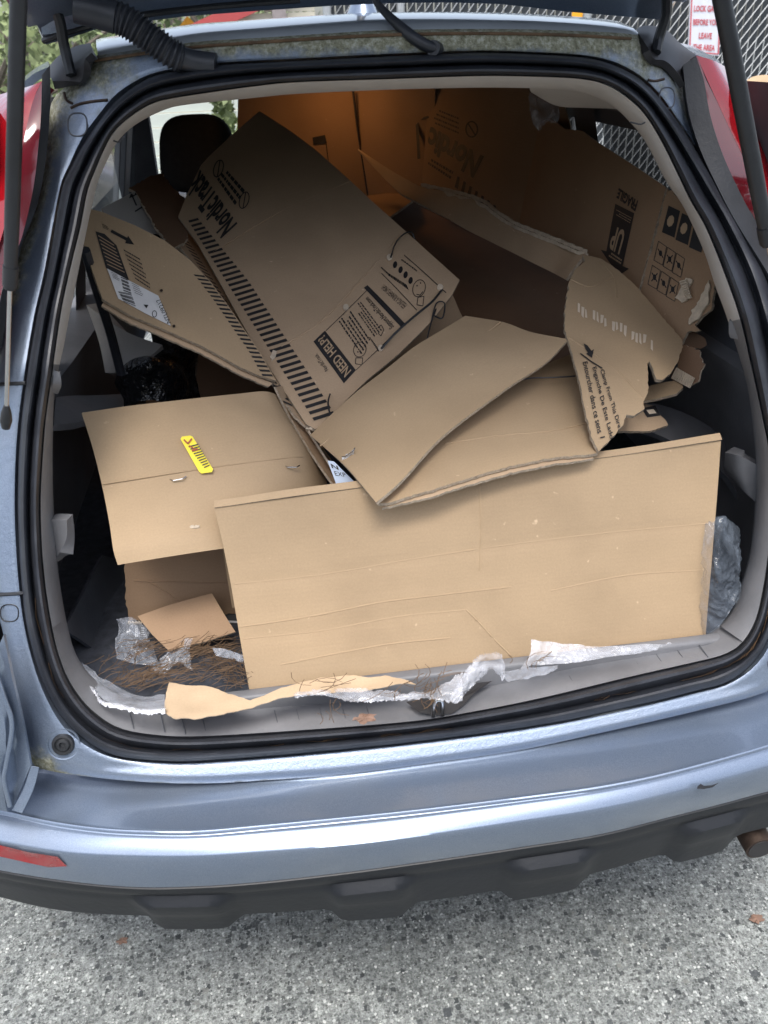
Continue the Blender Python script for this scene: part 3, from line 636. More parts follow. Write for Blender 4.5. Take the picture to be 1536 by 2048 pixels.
rows = [mixr(b1, b2, 0, -.004, .010), mixr(b1, b2, 0, -.001, .001), mixr(b1, b2, .02, 0, .0), mixr(b1, b2, .05, 0, -.001), mixr(b1, b2, .3, 0, -.001), mixr(b1, b2, .6, 0, 0), mixr(b1, b2, .9, 0, .0005), mixr(b1, b2, .955, 0, .0015), mixr(b1, b2, .98, 0, .0022), mixr(b1, b2, 1, 0, .001)]
rows += [mixr(b2, b4, .03, 0, -.0012), mixr(b2, b4, .07, 0, -.0018), mixr(b2, b4, .11, 0, -.0014)]
for t in np.linspace(.16, 1, 12): rows.append(mixr(b2, b4, t, .0016*math.sin(math.pi*t), .0012*math.sin(math.pi*t)-.0010))
rows += [mixr(b4, b5, .05, .0012, -.001), mixr(b4, b5, .15, .0025), mixr(b4, b5, .4, .003), mixr(b4, b5, .7, .0025), mixr(b4, b5, .97, 0), mixr(b4, b5, 1., -.004)]
bumper = mk('rear_bumper', [p for r_ in rows for p in r_], grid_faces(len(rows), NB), M['paint_clean'], car)
# cladding with raised pads
def padf(u):
    f = 0
    for a, b_ in ((292, 492), (655, 838), (995, 1185), (1322, 1480)):
        f = max(f, min(1, max(0, (u-a)/34))*min(1, max(0, (b_-u)/44)))
    return f
def proj(p):
    d = p-CAM; z = d @ FW; return 768+FPX*(d @ RT)/z, 1024-FPX*(d @ UP)/z
pads = np.array([padf(proj(p)[0]) for p in b6])
pads = pads*pads*(3-2*pads)
rows = []
for t, o0, op in ((0, -.003, 0), (.02, .001, 0), (.10, .003, 0), (.22, .001, 0), (.30, -.002, 0), (.36, -.001, .5), (.42, 0, .95), (.5, 0, 1.05), (.66, 0, 1.1), (.70, 0, 1.0), (.88, 0, .8), (1.0, 0, .55)):
    r_ = mixr(b5, b6, t)+out_dir*(o0+.013*op*pads)[:, None]; r_[:, 2] -= .022*pads*(t > .9); rows.append(r_)
r_ = rows[-1].copy()-out_dir*.05; r_[:, 2] -= .012; rows.append(r_)
r_ = rows[-1].copy()-out_dir*.2; r_[:, 2] += .05; rows.append(r_)
mk('bumper_cladding', [p for r_ in rows for p in r_], grid_faces(len(rows), NB), M['clad'], car)
# reflector
rf = [(-70, 1660), (0, 1685), (60, 1700), (118, 1709), (137, 1728), (100, 1730), (0, 1708), (-70, 1690)]
def bz(u, v, off=.0):
    # point on the upright face of the bumper: between b4 and b5
    best = None
    for z in np.linspace(.645, .54, 43):
        p = pz(u, v, z); th_ = math.atan2(p[0], 1.2-p[1]); k = (th_+1.10)/2.20*(NB-1); k0 = int(np.clip(k, 0, NB-2)); f = k-k0
        t = (.633-z)/(.633-.560); q = (b4[k0]*(1-f)+b4[k0+1]*f)*(1-t)+(b5[k0]*(1-f)+b5[k0+1]*f)*t
        e = abs(p[1]-q[1]); 
        if best is None or e < best[0]: best = (e, p, k0)
    return best[1]+out_dir[best[2]]*off
v2, fs = tri(jag(rf, 0, 14), 12); k = len(v2)
vs = [bz(p.x, p.y, .004) for p in v2]+[bz(p.x, p.y, -.004) for p in v2]
f0 = fs[0]
if np.cross(vs[f0[1]]-vs[f0[0]], vs[f0[2]]-vs[f0[0]])[1] > 0: fs = [f[::-1] for f in fs]
mk('reflector', vs, fs+[tuple(i+k for i in f[::-1]) for f in fs], M['red'], car)
# paint chip on the bumper edge
chip = [(1388, 1572), (1394, 1567), (1400, 1571), (1416, 1570), (1430, 1565), (1418, 1574), (1400, 1578), (1387, 1577)]
vs = [pz(u, v, .632)+np.array([0, -.009, .009]) for u, v in chip]; mk('paint_chip', vs, [tuple(range(len(vs)))], M['black_plastic'], bumper, False)
# left corner piece of the bumper
patch('bumper_corner', [[(7, 1270, .10), (24, 1355, .088), (44, 1440, .075), (62, 1531, .062)], [(-8, 1300, .10), (12, 1380, .09), (26, 1460, .078), (30, 1560, .066), (24, 1618, .056)], [(-30, 1310, .085), (2, 1390, .07), (16, 1450, .06), (6, 1540, .05), (12, 1606, .045), (17, 1624, .045)], [(-90, 1330, .10), (-50, 1420, .085), (-40, 1480, .075), (-36, 1560, .06), (-30, 1616, .055)], [(-200, 1330, .25), (-190, 1420, .23), (-180, 1480, .22), (-170, 1560, .2), (-160, 1616, .19)]], car, 'paint_clean', .004, 20, 20, 'paint_clean', warp=0)
tube('corner_ridge', [py(u, v, y) for u, v, y in ((-14, 1330, .088), (8, 1395, .072), (24, 1450, .062), (12, 1530, .052), (8, 1560, .048), (20, 1612, .042))], .0035, M['paint_clean'], car, 10)
patch('corner_ledge', [[(62, 1533, .060), (46, 1580, .052), (24, 1620, .044)], [(78, 1536, .060), (66, 1580, .050), (44, 1626, .040)]], car, 'paint', .002, 12, 5, 'paint')
# exhaust
ex = pz(1512, 1668, .40)
tube('exhaust_pipe', [ex+np.array([0, .5, .03]), ex+np.array([0, .12, 0]), ex+np.array([0, -.0, -.012]), ex+np.array([0, -.02, -.014])], .026, M['rust'], car, 24)
tube('exhaust_bore', [ex+np.array([0, -.0, -.012]), ex+np.array([0, -.0215, -.0142])], .022, M['ink'], car, 24)
# ---- tail lights, gaskets, hinge covers
def lamp(rows, rows2, gask):
    t_ = patch('taillight', rows, car, 'red', .02, 24, 12, 'red_dark', warp=0)
    patch('lower_lens', rows2, t_, 'red_dark', .01, 24, 8, 'red_dark', warp=0)
    patch('lamp_gasket', gask, car, 'black_plastic', .02, 24, 6, 'black_plastic', warp=0)
lamp([[(84, 162, .455), (70, 190, .45), (56, 240, .43), (38, 330, .39), (10, 450, .33), (-50, 640, .28), (-80, 760, .25)], [(66, 170, .47), (40, 196, .46), (10, 230, .45), (-30, 330, .42), (-70, 450, .36), (-120, 640, .31), (-140, 760, .28)], [(40, 178, .52), (-30, 200, .56), (-70, 240, .56), (-120, 330, .54), (-170, 450, .50), (-210, 640, .46), (-220, 760, .44)]],
     [[(84, 163, .452), (82, 230, .43), (76, 300, .41), (66, 380, .385), (42, 480, .34), (10, 560, .31), (-10, 650, .28), (-30, 760, .25)], [(70, 190, .447), (56, 240, .43), (38, 330, .39), (10, 450, .335), (-30, 560, .30), (-50, 640, .28), (-80, 760, .25)]],
     [[(100, 130, .46), (101, 190, .452), (97, 267, .435), (90, 333, .415), (77, 400, .395), (62, 445, .38), (42, 494, .36), (5, 680, .29), (-16, 780, .262)], [(84, 150, .455), (82, 230, .43), (74, 300, .41), (64, 380, .385), (40, 480, .34), (10, 560, .31), (-10, 650, .28), (-38, 780, .25)]])
lamp([[(1393, 111, .475), (1410, 150, .46), (1440, 215, .44), (1480, 300, .41), (1520, 370, .38), (1580, 480, .33), (1640, 600, .29)], [(1427, 121, .48), (1450, 160, .47), (1480, 215, .45), (1530, 300, .42), (1570, 370, .40), (1630, 480, .36), (1690, 600, .32)], [(1454, 135, .53), (1500, 190, .56), (1536, 252, .56), (1590, 320, .55), (1640, 400, .53), (1700, 500, .50), (1760, 620, .47)]],
     [[(1391, 112, .472), (1408, 160, .46), (1420, 229, .44), (1447, 313, .415), (1486, 397, .39), (1499, 420, .38), (1533, 480, .36), (1590, 600, .30)], [(1394, 112, .474), (1412, 152, .46), (1443, 215, .44), (1483, 300, .41), (1523, 370, .38), (1580, 480, .33), (1640, 600, .29)]],
     [[(1366, 130, .475), (1372, 190, .462), (1381, 240, .447), (1401, 300, .425), (1430, 363, .402), (1471, 442, .37), (1536, 547, .33), (1580, 630, .29)], [(1392, 112, .472), (1408, 160, .46), (1420, 229, .44), (1447, 313, .415), (1486, 397, .39), (1499, 420, .38), (1533, 480, .36), (1600, 610, .30)]])
patch('hinge_cover', [[(98, 130, .56), (118, 108, .57), (150, 90, .57), (180, 84, .56)], [(98, 150, .50), (120, 135, .49), (150, 125, .48), (184, 104, .46)], [(105, 160, .47), (130, 160, .468), (150, 162, .466), (163, 160, .462), (170, 118, .455)]], car, 'ink', .01, 16, 10, 'ink')
patch('hinge_cover', [[(1272, 56, .58), (1290, 48, .58), (1330, 56, .60), (1360, 84, .60), (1388, 104, .58)], [(1278, 68, .50), (1300, 72, .50), (1330, 84, .52), (1362, 100, .54), (1390, 112, .52)], [(1298, 100, .465), (1308, 118, .462), (1330, 122, .47), (1350, 140, .475), (1370, 170, .47)]], car, 'ink', .01, 16, 10, 'ink')
# roof side rails (bright white where they face the sky)
patch('roof_side', [[(44, 168, .55), (70, 146, .57), (98, 132, .58)], [(50, 152, .75), (70, 136, .75), (96, 122, .72)]], car, 'paint_clean', .01, 12, 6, 'paint_clean')
patch('roof_side', [[(1385, 104, .56), (1425, 120, .55), (1450, 134, .55)], [(1340, 84, .80), (1385, 92, .80), (1432, 116, .75)]], car, 'paint_clean', .01, 12, 6, 'paint_clean')
for s in (-1, 1):   # body side, wheel
    vs = []; zz = [.30, .5, .66, .8, 1.0, 1.1]; xx = [.86, .885, .885, .88, .86, .83]
    for z, x in zip(zz, xx):
        for y, dx in ((.20, .16), (.27, .09), (.42, .03), (.75, 0), (2.2, 0), (3.6, 0), (4.2, .08)): vs.append((s*(x-dx), y+(.0 if z < .9 else .10), z))
    mk('body_side', vs, grid_faces(len(zz), 7), M['paint_clean'], car)
    tube('tyre', [(s*.74, 1.0, .34), (s*.86, 1.0, .34)], .34, M['rubber'], car, 40); tube('wheel_rim', [(s*.80, 1.0, .34), (s*.868, 1.0, .34)], .22, M['steel'], car, 30)
tube('mud', [(-.2, .35, .33), (.3, .35, .33)], .02, M['black_plastic'], car, 8).name = 'axle_bar'
box('underbody', (-.62, .14, .36), (.46, 3.9, .50), M['black_plastic'], car, .03)
box('bonnet', (-.75, 3.05, .8), (.75, 4.2, 1.03), M['paint_clean'], car, .08)
# antenna
a0 = py(725, 46, .69)
vs = []
for z, sx, y0, y1 in ((-.01, .030, -.05, .05), (.004, .030, -.048, .05), (.006, .027, -.046, .05), (.016, .024, -.04, .045), (.034, .014, -.03, .02), (.040, .010, -.024, .012)):
    for a in np.linspace(0, 2*math.pi, 16, endpoint=False): vs.append((a0[0]+sx*math.cos(a), a0[1]+(y0+y1)/2+(y1-y0)/2*math.sin(a), a0[2]+z))
fs = grid_faces(6, 16, True)+[tuple(5*16+j for j in range(16))]
mk('antenna_base', vs, fs, None, car, fm=[1 if k < 32 else 0 for k in range(len(fs))], mats=[M['paint_clean'], M['black_plastic']])
tube('antenna_rod', [(a0[0], a0[1], a0[2]+.035), (a0[0], a0[1]+.10, a0[2]+.20)], [.008, .003], M['rubber'], car, 10)
# ---- tailgate, open
TE = [(72, 40), (88, 90), (133, 78), (213, 52), (290, 43), (367, 33), (512, 22), (673, 11), (790, 6), (900, 5), (1000, 8), (1141, 24), (1274, 35), (1324, 40), (1350, 12), (1354, -10)]
te = np.array([py(u, v, .53) for u, v in TE]); TEc = linres(te, 90)
rows = []
for dy, dz, sx in ((.05, .03, .98), (.0, .0, 1), (-.01, .010, 1.0), (-.03, .022, 1.0), (-.06, .030, 1.01), (-.065, .020, 1.01), (-.10, .030, 1.02), (-.25, .13, 1.05), (-.5, .27, 1.08), (-.70, .35, 1.08), (-.74, .41, 1.08)):
    rows += [np.array([p[0]*sx, p[1]+dy, p[2]+dz]) for p in TEc]
gate = mk('tailgate', rows, grid_faces(11, 90), M['paint_clean'], car)
rows = []
for dy, dz, sx in ((.05, .035, .98), (0, .06, 1.0), (-.25, .20, 1.05), (-.5, .34, 1.08), (-.74, .41, 1.08)):
    rows += [np.array([p[0]*sx, p[1]+dy, p[2]+dz]) for p in TEc]
mk('tailgate_skin', rows, grid_faces(5, 90), M['paint_clean'], gate)
patch('gate_seal', [[(76, 10, .50), (100, 20, .49), (170, -8, .46)], [(84, 70, .505), (130, 62, .50), (220, 32, .48)]], gate, 'paint', .004, 14, 8, 'paint')
tube('gate_edge_rib', [py(u, v, y) for u, v, y in ((86, 82, .515), (150, 60, .50), (260, 34, .49), (420, 14, .49), (600, 0, .49))], .004, M['black_plastic'], gate, 8)
for pts in ([(96, -12, .44), (118, 36, .46), (128, 90, .475), (142, 150, .465)], [(1334, -10, .45), (1332, 30, .47), (1318, 75, .48), (1312, 105, .47)]):
    tube('hinge_arm', [pxyz(p) for p in pts], .0075, M['clad'], gate, 8)
# corrugated wiring boot
bp = catmull([pxyz(p) for p in ((150, 14, .42), (200, 26, .42), (250, 42, .42), (300, 76, .42), (345, 108, .42), (385, 122, .425), (432, 128, .42))], 150)
rad = [.0195-.004*abs(i/149-.2)+(.0018*math.sin(i*1.35) if 40 < i < 112 else 0)-(.003 if 112 < i < 150 else 0) for i in range(150)]
k = len(bp); tube('wiring_boot', bp[::1], rad, M['rubber'], car, 16, 150)
tube('washer_hose', [pxyz(p) for p in ((745, -8, .45), (762, 16, .44), (790, 44, .42), (822, 72, .405), (850, 90, .40), (874, 98, .40))], [.004, .005, .0062, .0075, .008, .0075], M['rubber'], car, 10)
tube('hose_grommet', [ps(866, 96, -.012), ps(874, 99, .0)], .010, M['rubber'], car, 12)
# gas struts
def strut(pb, pt, c0, px0, px1):
    pb, pt = np.array(pb), np.array(pt); d = pt-pb; k0 = ((pb+d*c0-CAM) @ FW)/FPX*px0; k1 = ((pt-CAM) @ FW)/FPX*px1; rr = (k0+k1)/2
    t_ = tube('gas_strut', [pb+d*c0, pb+d*(c0+.003), pb+d*(c0+.008), pt], [rr*.86, rr, rr, rr], M['black_plastic'], car, 20, 4)
    tube('strut_collar', [pb+d*(c0+.008), pb+d*(c0+.055)], rr*1.06, M['black_plastic'], t_, 20)
    tube('piston_rod', [pb+d*.04, pb+d*c0], rr*.34, M['steel'], t_, 12)
    tube('ball_joint', [pb-d*.015, pb+d*.0, pb+d*.03, pb+d*.055], [rr*.65, rr*.95, rr*.8, rr*.42], M['black_plastic'], t_, 14)
strut(py(12, 846, .16), py(38, -30, .06), .38, 15, 16)
strut(py(1575, 690, .27), py(1436, -40, .22), .33, 18, 15)

# ================================================================== CARGO
def card_box(name, at, label, cat='cardboard box', group=None): return thing(name, at, label, cat, group)
# --- A: big plain flattened box across the sill
tA = card_box('flattened_box', tuple(pz(950, 1345, .75)), 'large plain tan flattened cardboard box lying on edge right behind the sill')
DENT = [(random.Random(k_).uniform(.02, .9), random.Random(k_+50).uniform(-.32, .32), random.Random(k_+90).uniform(.004, .012), random.Random(k_+20).uniform(-.0022, .0014)) for k_ in range(34)]
CRS = []; CRL = []
def bendA(a, b_):
    h = .005*math.sin(a*3.2)*math.sin(b_*8)
    for x, y, r_, d_ in DENT:
        q = ((a-x)**2+(b_-y)**2)/(r_*r_)
        if q < 9: h += d_*math.exp(-q)
    for (x0, y0, x1, y1, w_, d_) in CRS:
        dx, dy = x1-x0, y1-y0; L2 = dx*dx+dy*dy; t = ((a-x0)*dx+(b_-y0)*dy)/L2
        if 0 < t < 1:
            e = ((a-x0-t*dx)**2+(b_-y0-t*dy)**2)/(w_*w_)
            if e < 9: h += d_*math.exp(-e)*min(1, 8*t, 8*(1-t))
            # one side of the fold sits slightly proud
    return h
SA = Surf([(500, 1388, .168), (1410, 1285, .178), (428, 1012, .27)], .0016, 5, 1, bend=bendA)
for ln, d_ in (([(470, 1168), (640, 1150), (900, 1105), (1180, 1068), (1424, 1046)], -.0016), ([(478, 1254), (620, 1233), (760, 1204), (900, 1186), (1020, 1172)], .0014), ([(486, 1278), (640, 1262), (800, 1232), (930, 1219)], -.0014), ([(930, 1218), (955, 1242), (985, 1275), (1022, 1312)], .0018), ([(958, 960), (960, 1060), (957, 1140)], .0012), ([(560, 1330), (760, 1290), (900, 1275)], .001), ([(1100, 1180), (1250, 1150), (1400, 1140)], -.0009)):
    q = [SA.ab(*p) for p in ln]
    for k_ in range(len(q)-1): CRS.append((*q[k_], *q[k_+1], .0075, d_*.8))
    CRL.append([(u, v) for u, v in ln])
sheet('front_panel', SA, [(500, 1388), (484, 1300), (462, 1170), (446, 1090), (429, 1017), (640, 987), (900, 953), (1180, 919), (1441, 881), (1436, 950), (1424, 1100), (1416, 1200), (1410, 1284), (1150, 1316), (900, 1345), (700, 1366)], tA, 'card', .005, .0085)
for q in CRL:
    tube('crease', [SA.pt(p, -.0009) for p in catmull([SA.ab(*p) for p in q], 40)], .0017, M['card'], tA, 6, 60)
def fold(u, v, dn, dz): p = SA.pt(SA.ab(u, v)); return p+np.array([0, dn, dz])
top_px = [(429, 1017), (640, 987), (900, 953), (1180, 919), (1441, 881)]
rows = []
for a in (0, .35, .8, 1.3, 1.9, 2.5, 3.1):
    rows.append([SA.pt(SA.ab(u, v))+np.array([0, .0065*(1-math.cos(a)), .0065*math.sin(a)]) for u, v in top_px])
rows.append([r+np.array([0, .02, -.10]) for r in rows[-1]]); rows.append([r+np.array([0, .02, -.12]) for r in rows[-1]])
patch('folded_top', rows, tA, 'card', .003, 40, 24, world=True, warp=.0012, seed=2)
# --- B: left box with the yellow sticker
tB = card_box('flap_box', tuple(py(330, 1240, .36)), 'tan cardboard box at left whose wide top flap carries a yellow barcode sticker')
SB = Surf([(163, 825, .44), (235, 1130, .245), (548, 790, .50)], .002, 4, 3, bend=lambda a, b: -.010*math.exp(-((a-.17)/.012)**2) if False else 0)
B1 = [[(163, 825, .44), (260, 812, .455), (370, 798, .47), (470, 788, .485), (530, 782, .50), (560, 790, .53)],
      [(185, 895, .395), (300, 880, .405), (420, 860, .42), (520, 848, .435), (580, 850, .46), (610, 880, .50)],
      [(203, 968, .350), (320, 950, .355), (440, 932, .365), (550, 918, .385), (610, 912, .42), (642, 930, .47)],
      [(218, 1045, .298), (330, 1028, .300), (450, 1010, .315), (560, 1000, .34), (630, 990, .38), (668, 1000, .43)],
      [(226, 1100, .263), (340, 1078, .265), (450, 1062, .28), (560, 1050, .31), (640, 1045, .35), (690, 1060, .40)],
      [(235, 1130, .250), (345, 1112, .250), (455, 1096, .265), (560, 1085, .30), (650, 1080, .34), (700, 1090, .39)]]
patch('top_flap', B1, tB, 'card', .005, 44, 34, warp=.002, seed=4)
SB = Surf([(203, 968, .350), (235, 1130, .250), (420, 1066, .275)], 0)
SB2 = Surf([(163, 825, .44), (203, 968, .350), (550, 918, .385)], 0)
yl = Surf([(361, 875, .405), (400, 947, .355), (425, 940, .358)], 0)
yl.o = yl.o+yl.n*.006
sheet('sticker', yl, [(361, 878), (364, 873), (380, 871), (385, 873), (426, 938), (424, 944), (403, 947), (398, 943)], tB, 'yellow', .0006, 0, edge='yellow')
blk(yl, [[(382+i*3.4-4.5, 893+i*4.6), (401+i*2.5-4, 889+i*4.6-1), (401+i*2.5-4, 891.2+i*4.6-1), (382+i*3.4-4.5, 895.4+i*4.6)] for i in range(10)], tB, 'ink', .0012, step=0)
blk(yl, [stroke((368, 880), (376, 888), 3), stroke((376, 888), (384, 878), 3), stroke((378, 892), (388, 898), 2.5), stroke((384, 902), (396, 899), 4)], tB, 'red_ink', .0016, step=0)
def staple(p, q, y, par, lift=.002):
    a, b_ = py(p[0], p[1], y), py(q[0], q[1], y); a[1] -= lift; b_[1] -= lift
    tube('staple', [a+np.array([0, .006, 0]), a, b_, b_+np.array([0, .006, 0])], .0011, M['steel'], par, 6, 4)
staple((340, 961), (372, 955), .345, tB); staple((569, 931), (599, 931), .385, tB, .006)
def rip(pts, par, seed, mat='tear', w=.006, off=.0):
    patch('torn_spot', [[(u, v-3, y-.003) for u, v, y in pts], [(u, v+1, y-.006) for u, v, y in pts], [(u, v+5, y-.003) for u, v, y in pts]], par, mat, .001, 14, 4, 'tear', .0025, seed, freq=90, tjag=.5)
rip([(356, 1056, .288), (376, 1056, .286), (399, 1054, .286)], tB, 3)
tube('crease', [py(u, v, y)+np.array([0, -.0012, 0]) for u, v, y in ((206, 968, .350), (320, 950, .355), (440, 932, .365), (550, 918, .385), (606, 912, .415))], .0008, M['card'], tB, 6)
# inner flap that joins it to the next carton
patch('side_flap', [[(548, 775, .52), (575, 830, .50), (610, 890, .46), (650, 950, .42), (690, 1010, .38)], [(570, 780, .56), (600, 830, .53), (640, 890, .50), (680, 950, .46), (720, 1010, .42)], [(600, 830, .50), (618, 862, .47), (660, 930, .42), (705, 985, .38), (740, 1030, .35)]], tB, 'card_grey', .004, 24, 12, warp=.003, seed=5)
SBL = Surf([(657, 922, .352), (716, 972, .325), (690, 1000, .32)], 0, 1, 1)
sheet('blue_label', SBL, [(655, 921), (668, 923), (720, 975), (716, 1000), (684, 1000)], tB, 'blue_label', .0006, 0, edge='blue_label')
text_on(SBL, 'N', [(661, 927), (675, 932), (678, 940), (664, 936)], tB, 'ink', .001, .03); text_on(SBL, 'EXP', [(668, 942), (690, 946), (693, 954), (671, 951)], tB, 'ink', .001); text_on(SBL, 'ICON', [(680, 966), (704, 966), (706, 974), (683, 975)], tB, 'ink', .001)
# lower body of the box under the flap
SBl = Surf([(252, 1150, .40), (460, 1130, .40), (255, 1245, .385)], .002, 6, 6)
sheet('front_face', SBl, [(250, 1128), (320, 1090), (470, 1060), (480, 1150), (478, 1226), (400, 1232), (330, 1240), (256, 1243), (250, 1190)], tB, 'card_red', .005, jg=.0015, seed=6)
tube('crease', [SBl.pt(SBl.ab(u, v), .0004) for u, v in ((268, 1161), (360, 1164), (476, 1167))], .0014, M['card_red'], tB, 6)
tube('crease', [SBl.pt(SBl.ab(u, v), .0004) for u, v in ((300, 1165), (335, 1185), (362, 1208))], .0012, M['card_red'], tB, 6)
SBk = Surf([(252, 1243, .388), (478, 1228, .388), (256, 1300, .36)], .001, 6, 7)
sheet('printed_base', SBk, [(250, 1241), (330, 1238), (480, 1224), (486, 1270), (470, 1300), (350, 1310), (262, 1300)], tB, 'ink', .004, jg=.0012, seed=7)
text_on(SBk, 'stenia', [(268, 1274), (268, 1248), (276, 1248), (276, 1274)], tB, 'white', bold=.02)
blk(SBk, dashes([(282, 1254), (290, 1254), (290, 1276), (282, 1276)], 5, 3), tB, 'white', step=0)
blk(SBk, [stroke((456, 1243), (478, 1244), 4)], tB, 'white', step=0)
rip([(256, 1246, .383), (270, 1245, .383), (284, 1245, .383)], tB, 9, 'tear')
# --- C: small loose square
tC = setp(sheet('cardboard_piece', Surf([(275, 1235, .335), (405, 1187, .355), (345, 1302, .27)], .001, 6, 8), [(275, 1233), (340, 1210), (424, 1187), (448, 1228), (471, 1264), (410, 1284), (338, 1302), (305, 1270)], None, 'card_red', .004), 'small loose square scrap of cardboard leaning in the lower left corner of the cargo bay', 'cardboard scrap')
# --- D: striped carton
tD = card_box('striped_carton', tuple(py(640, 850, .5)), 'long tan carton with a black bar border and upside-down printing, propped diagonally in the middle')
SD = Surf([(622, 852, .47), (918, 562, .78), (520, 222, 1.30)], .0025, 3, 10, bend=lambda a, b: -.02*math.sin(max(0, min(1, a/.45))*3.14)*.4)
sheet('printed_face', SD, [(519, 222), (580, 262), (640, 308), (720, 378), (800, 452), (860, 508), (919, 560), (905, 588), (862, 640), (800, 700), (735, 755), (690, 800), (655, 846), (630, 858), (612, 848), (560, 768), (500, 672), (440, 560), (395, 480), (355, 425), (372, 385), (402, 330), (460, 275)], tD, 'card_grey', .005, .025, uvrot=.6)
def lerp(a, b_, t): return (a[0]+(b_[0]-a[0])*t, a[1]+(b_[1]-a[1])*t)
# black bars along the folded edge: even pitch on the sheet itself
e0, e1_ = SD.ab(628, 846), SD.ab(372, 432); dv_ = (e1_-e0); Ld = np.linalg.norm(dv_); dv_ = dv_/Ld; pv = SD.ab(800, 700)-e0; pv = pv-dv_*(pv @ dv_); pv /= np.linalg.norm(pv)
bars = []
s_ = .004
while s_ < Ld-.01:
    ln_ = .040 if s_ < Ld*.62 else .040-.020*(s_-Ld*.62)/(Ld*.38)
    a = e0+dv_*s_+pv*.002; bars.append([a, a+dv_*.0072, a+dv_*.0072+pv*ln_, a+pv*ln_]); s_ += .0150
blk(SD, bars, tD, 'ink', .0013, space='ab', step=0)
text_on(SD, 'NordicTrack', [(441, 471), (371, 378), (400, 338), (475, 441)], tD, 'ink', bold=.035)
blk(SD, [q for c_ in ((437, 338), (488, 397)) for q in ringpoly(c_, 10, 17, 2, 18, .35)+[stroke((c_[0]-2, c_[1]+14), (c_[0]+3, c_[1]-14), 2)]], tD, 'ink', .0013, step=0)
blk(SD, dashes([(468, 408), (432, 358), (452, 335), (492, 375)], 3, 5, .5, .06, .16), tD, 'ink', .0012, step=0)
blk(SD, [[(627, 680), (650, 658), (712, 737), (688, 764)]], tD, 'ink', .0012)
text_on(SD, 'NEED HELP?', [(689, 754), (635, 679), (648, 666), (703, 738)], tD, 'kraft_ink', .0024, .02)
text_on(SD, 'NordicTrack', [(650, 742), (628, 710), (634, 704), (657, 736)], tD, 'ink', bold=0)
text_on(SD, 'Support.NordicTrack.com', [(780, 656), (729, 597), (738, 589), (792, 647)], tD, 'ink', bold=.015)
blk(SD, [[(728, 574), (735, 569), (811, 644), (803, 651)]], tD, 'ink', .0013)
for (a, b_, c_, d_, nr, sdn) in (((748, 670), (706, 610), (722, 598), (766, 655), 4, 1), ((722, 706), (676, 640), (702, 614), (742, 672), 5, 2), ((776, 552), (758, 535), (762, 530), (782, 548), 1, 3), ((820, 585), (768, 548), (774, 541), (808, 560), 1, 8), ((832, 546), (797, 520), (800, 515), (836, 541), 1, 4), ((756, 700), (738, 672), (742, 668), (762, 694), 1, 6)):
    blk(SD, dashes([a, b_, c_, d_], nr, sdn, .42), tD, 'ink', .0012, step=0)
text_on(SD, "FEELING A RUNNER'S HIGH?", [(806, 616), (762, 577), (768, 568), (815, 607)], tD, 'ink', bold=-.002)
ln = [stroke((808, 512), (892, 586), 1.6), stroke((763, 547), (834, 618), 1.4), stroke((735, 578), (652, 658), 1.2), stroke((712, 737), (803, 650), 1.2)]
for c_ in ((790, 531), (801, 541), (811, 551), (821, 562)): ln.append(circle(c_, 4.2, 6.8, 14, .2))
ln += ringpoly((838, 577), 13, 17, 1.3, 20, .3)+ringpoly((720, 695), 13, 16, 1.3, 20, .3)
ln += [stroke((833, 588), (840, 590), 1.5), stroke((840, 590), (846, 583), 1.5), circle((834, 572), 1.2, 1.6, 8), circle((841, 567), 1.2, 1.6, 8), circle((716, 700), 1.2, 1.6, 8), circle((722, 702), 1.2, 1.6, 8), stroke((720, 686), (727, 692), 1.5)]
for q in ([(836, 594), (848, 592), (846, 610), (834, 608)], [(712, 712), (726, 712), (724, 726), (711, 724)]):
    ln += [stroke(q[i], q[(i+1) % 4], 1.3) for i in range(4)]
ln += [stroke((756, 652), (763, 646), 1.3), stroke((763, 646), (768, 656), 1.3), stroke((768, 656), (762, 668), 1.3), stroke((762, 668), (757, 662), 1.3)]
blk(SD, ln, tD, 'ink', .0013, step=0)
# crease across the face, ties and their holes
tube('crease', [SD.pt(SD.ab(u, v), .0002) for u, v in ((562, 690), (640, 640), (720, 560), (800, 470))], .0020, M['card_grey'], tD, 6, 40)
tube('crease', [SD.pt(SD.ab(u, v), .0000) for u, v in ((420, 500), (560, 420), (700, 362))], .0012, M['card_grey'], tD, 6, 40)
def tie(pts, s=SD, par=tD, r_=.0015, nm='plastic_tie'): tube(nm, [s.pt(s.ab(u, v), h) for u, v, h in pts], r_, M['black_plastic'], par, 6, 36)
tie([(781, 519, .004), (790, 497, .012), (806, 480, .014), (822, 471, .008), (830, 476, -.004)])
tie([(763, 695, .004), (790, 672, .014), (830, 640, .018), (862, 615, .018), (880, 590, .01), (884, 578, -.004)], r_=.0022)
tie([(863, 640, .002), (872, 612, .01), (888, 614, .012), (884, 638, .008), (866, 628, .002)])
tie([(660, 790, .006), (656, 812, .012), (660, 838, .01)])
tie([(872, 618, .004), (862, 645, .004), (855, 672, .0), (850, 684, -.002)])
for c_ in ((779, 517), (762, 692), (692, 612), (880, 576)):
    sheet('torn_spot', SD, circle(c_, 6, 6, 10), tD, 'tear', .002, 0, jg=.0012, seed=c_[0], edge='tear', off=.003)
sheet('torn_spot', SD, [(540, 712), (546, 698), (553, 700), (549, 716), (543, 722)], tD, 'tear', .001, 0, jg=.001, edge='tear', off=.002)
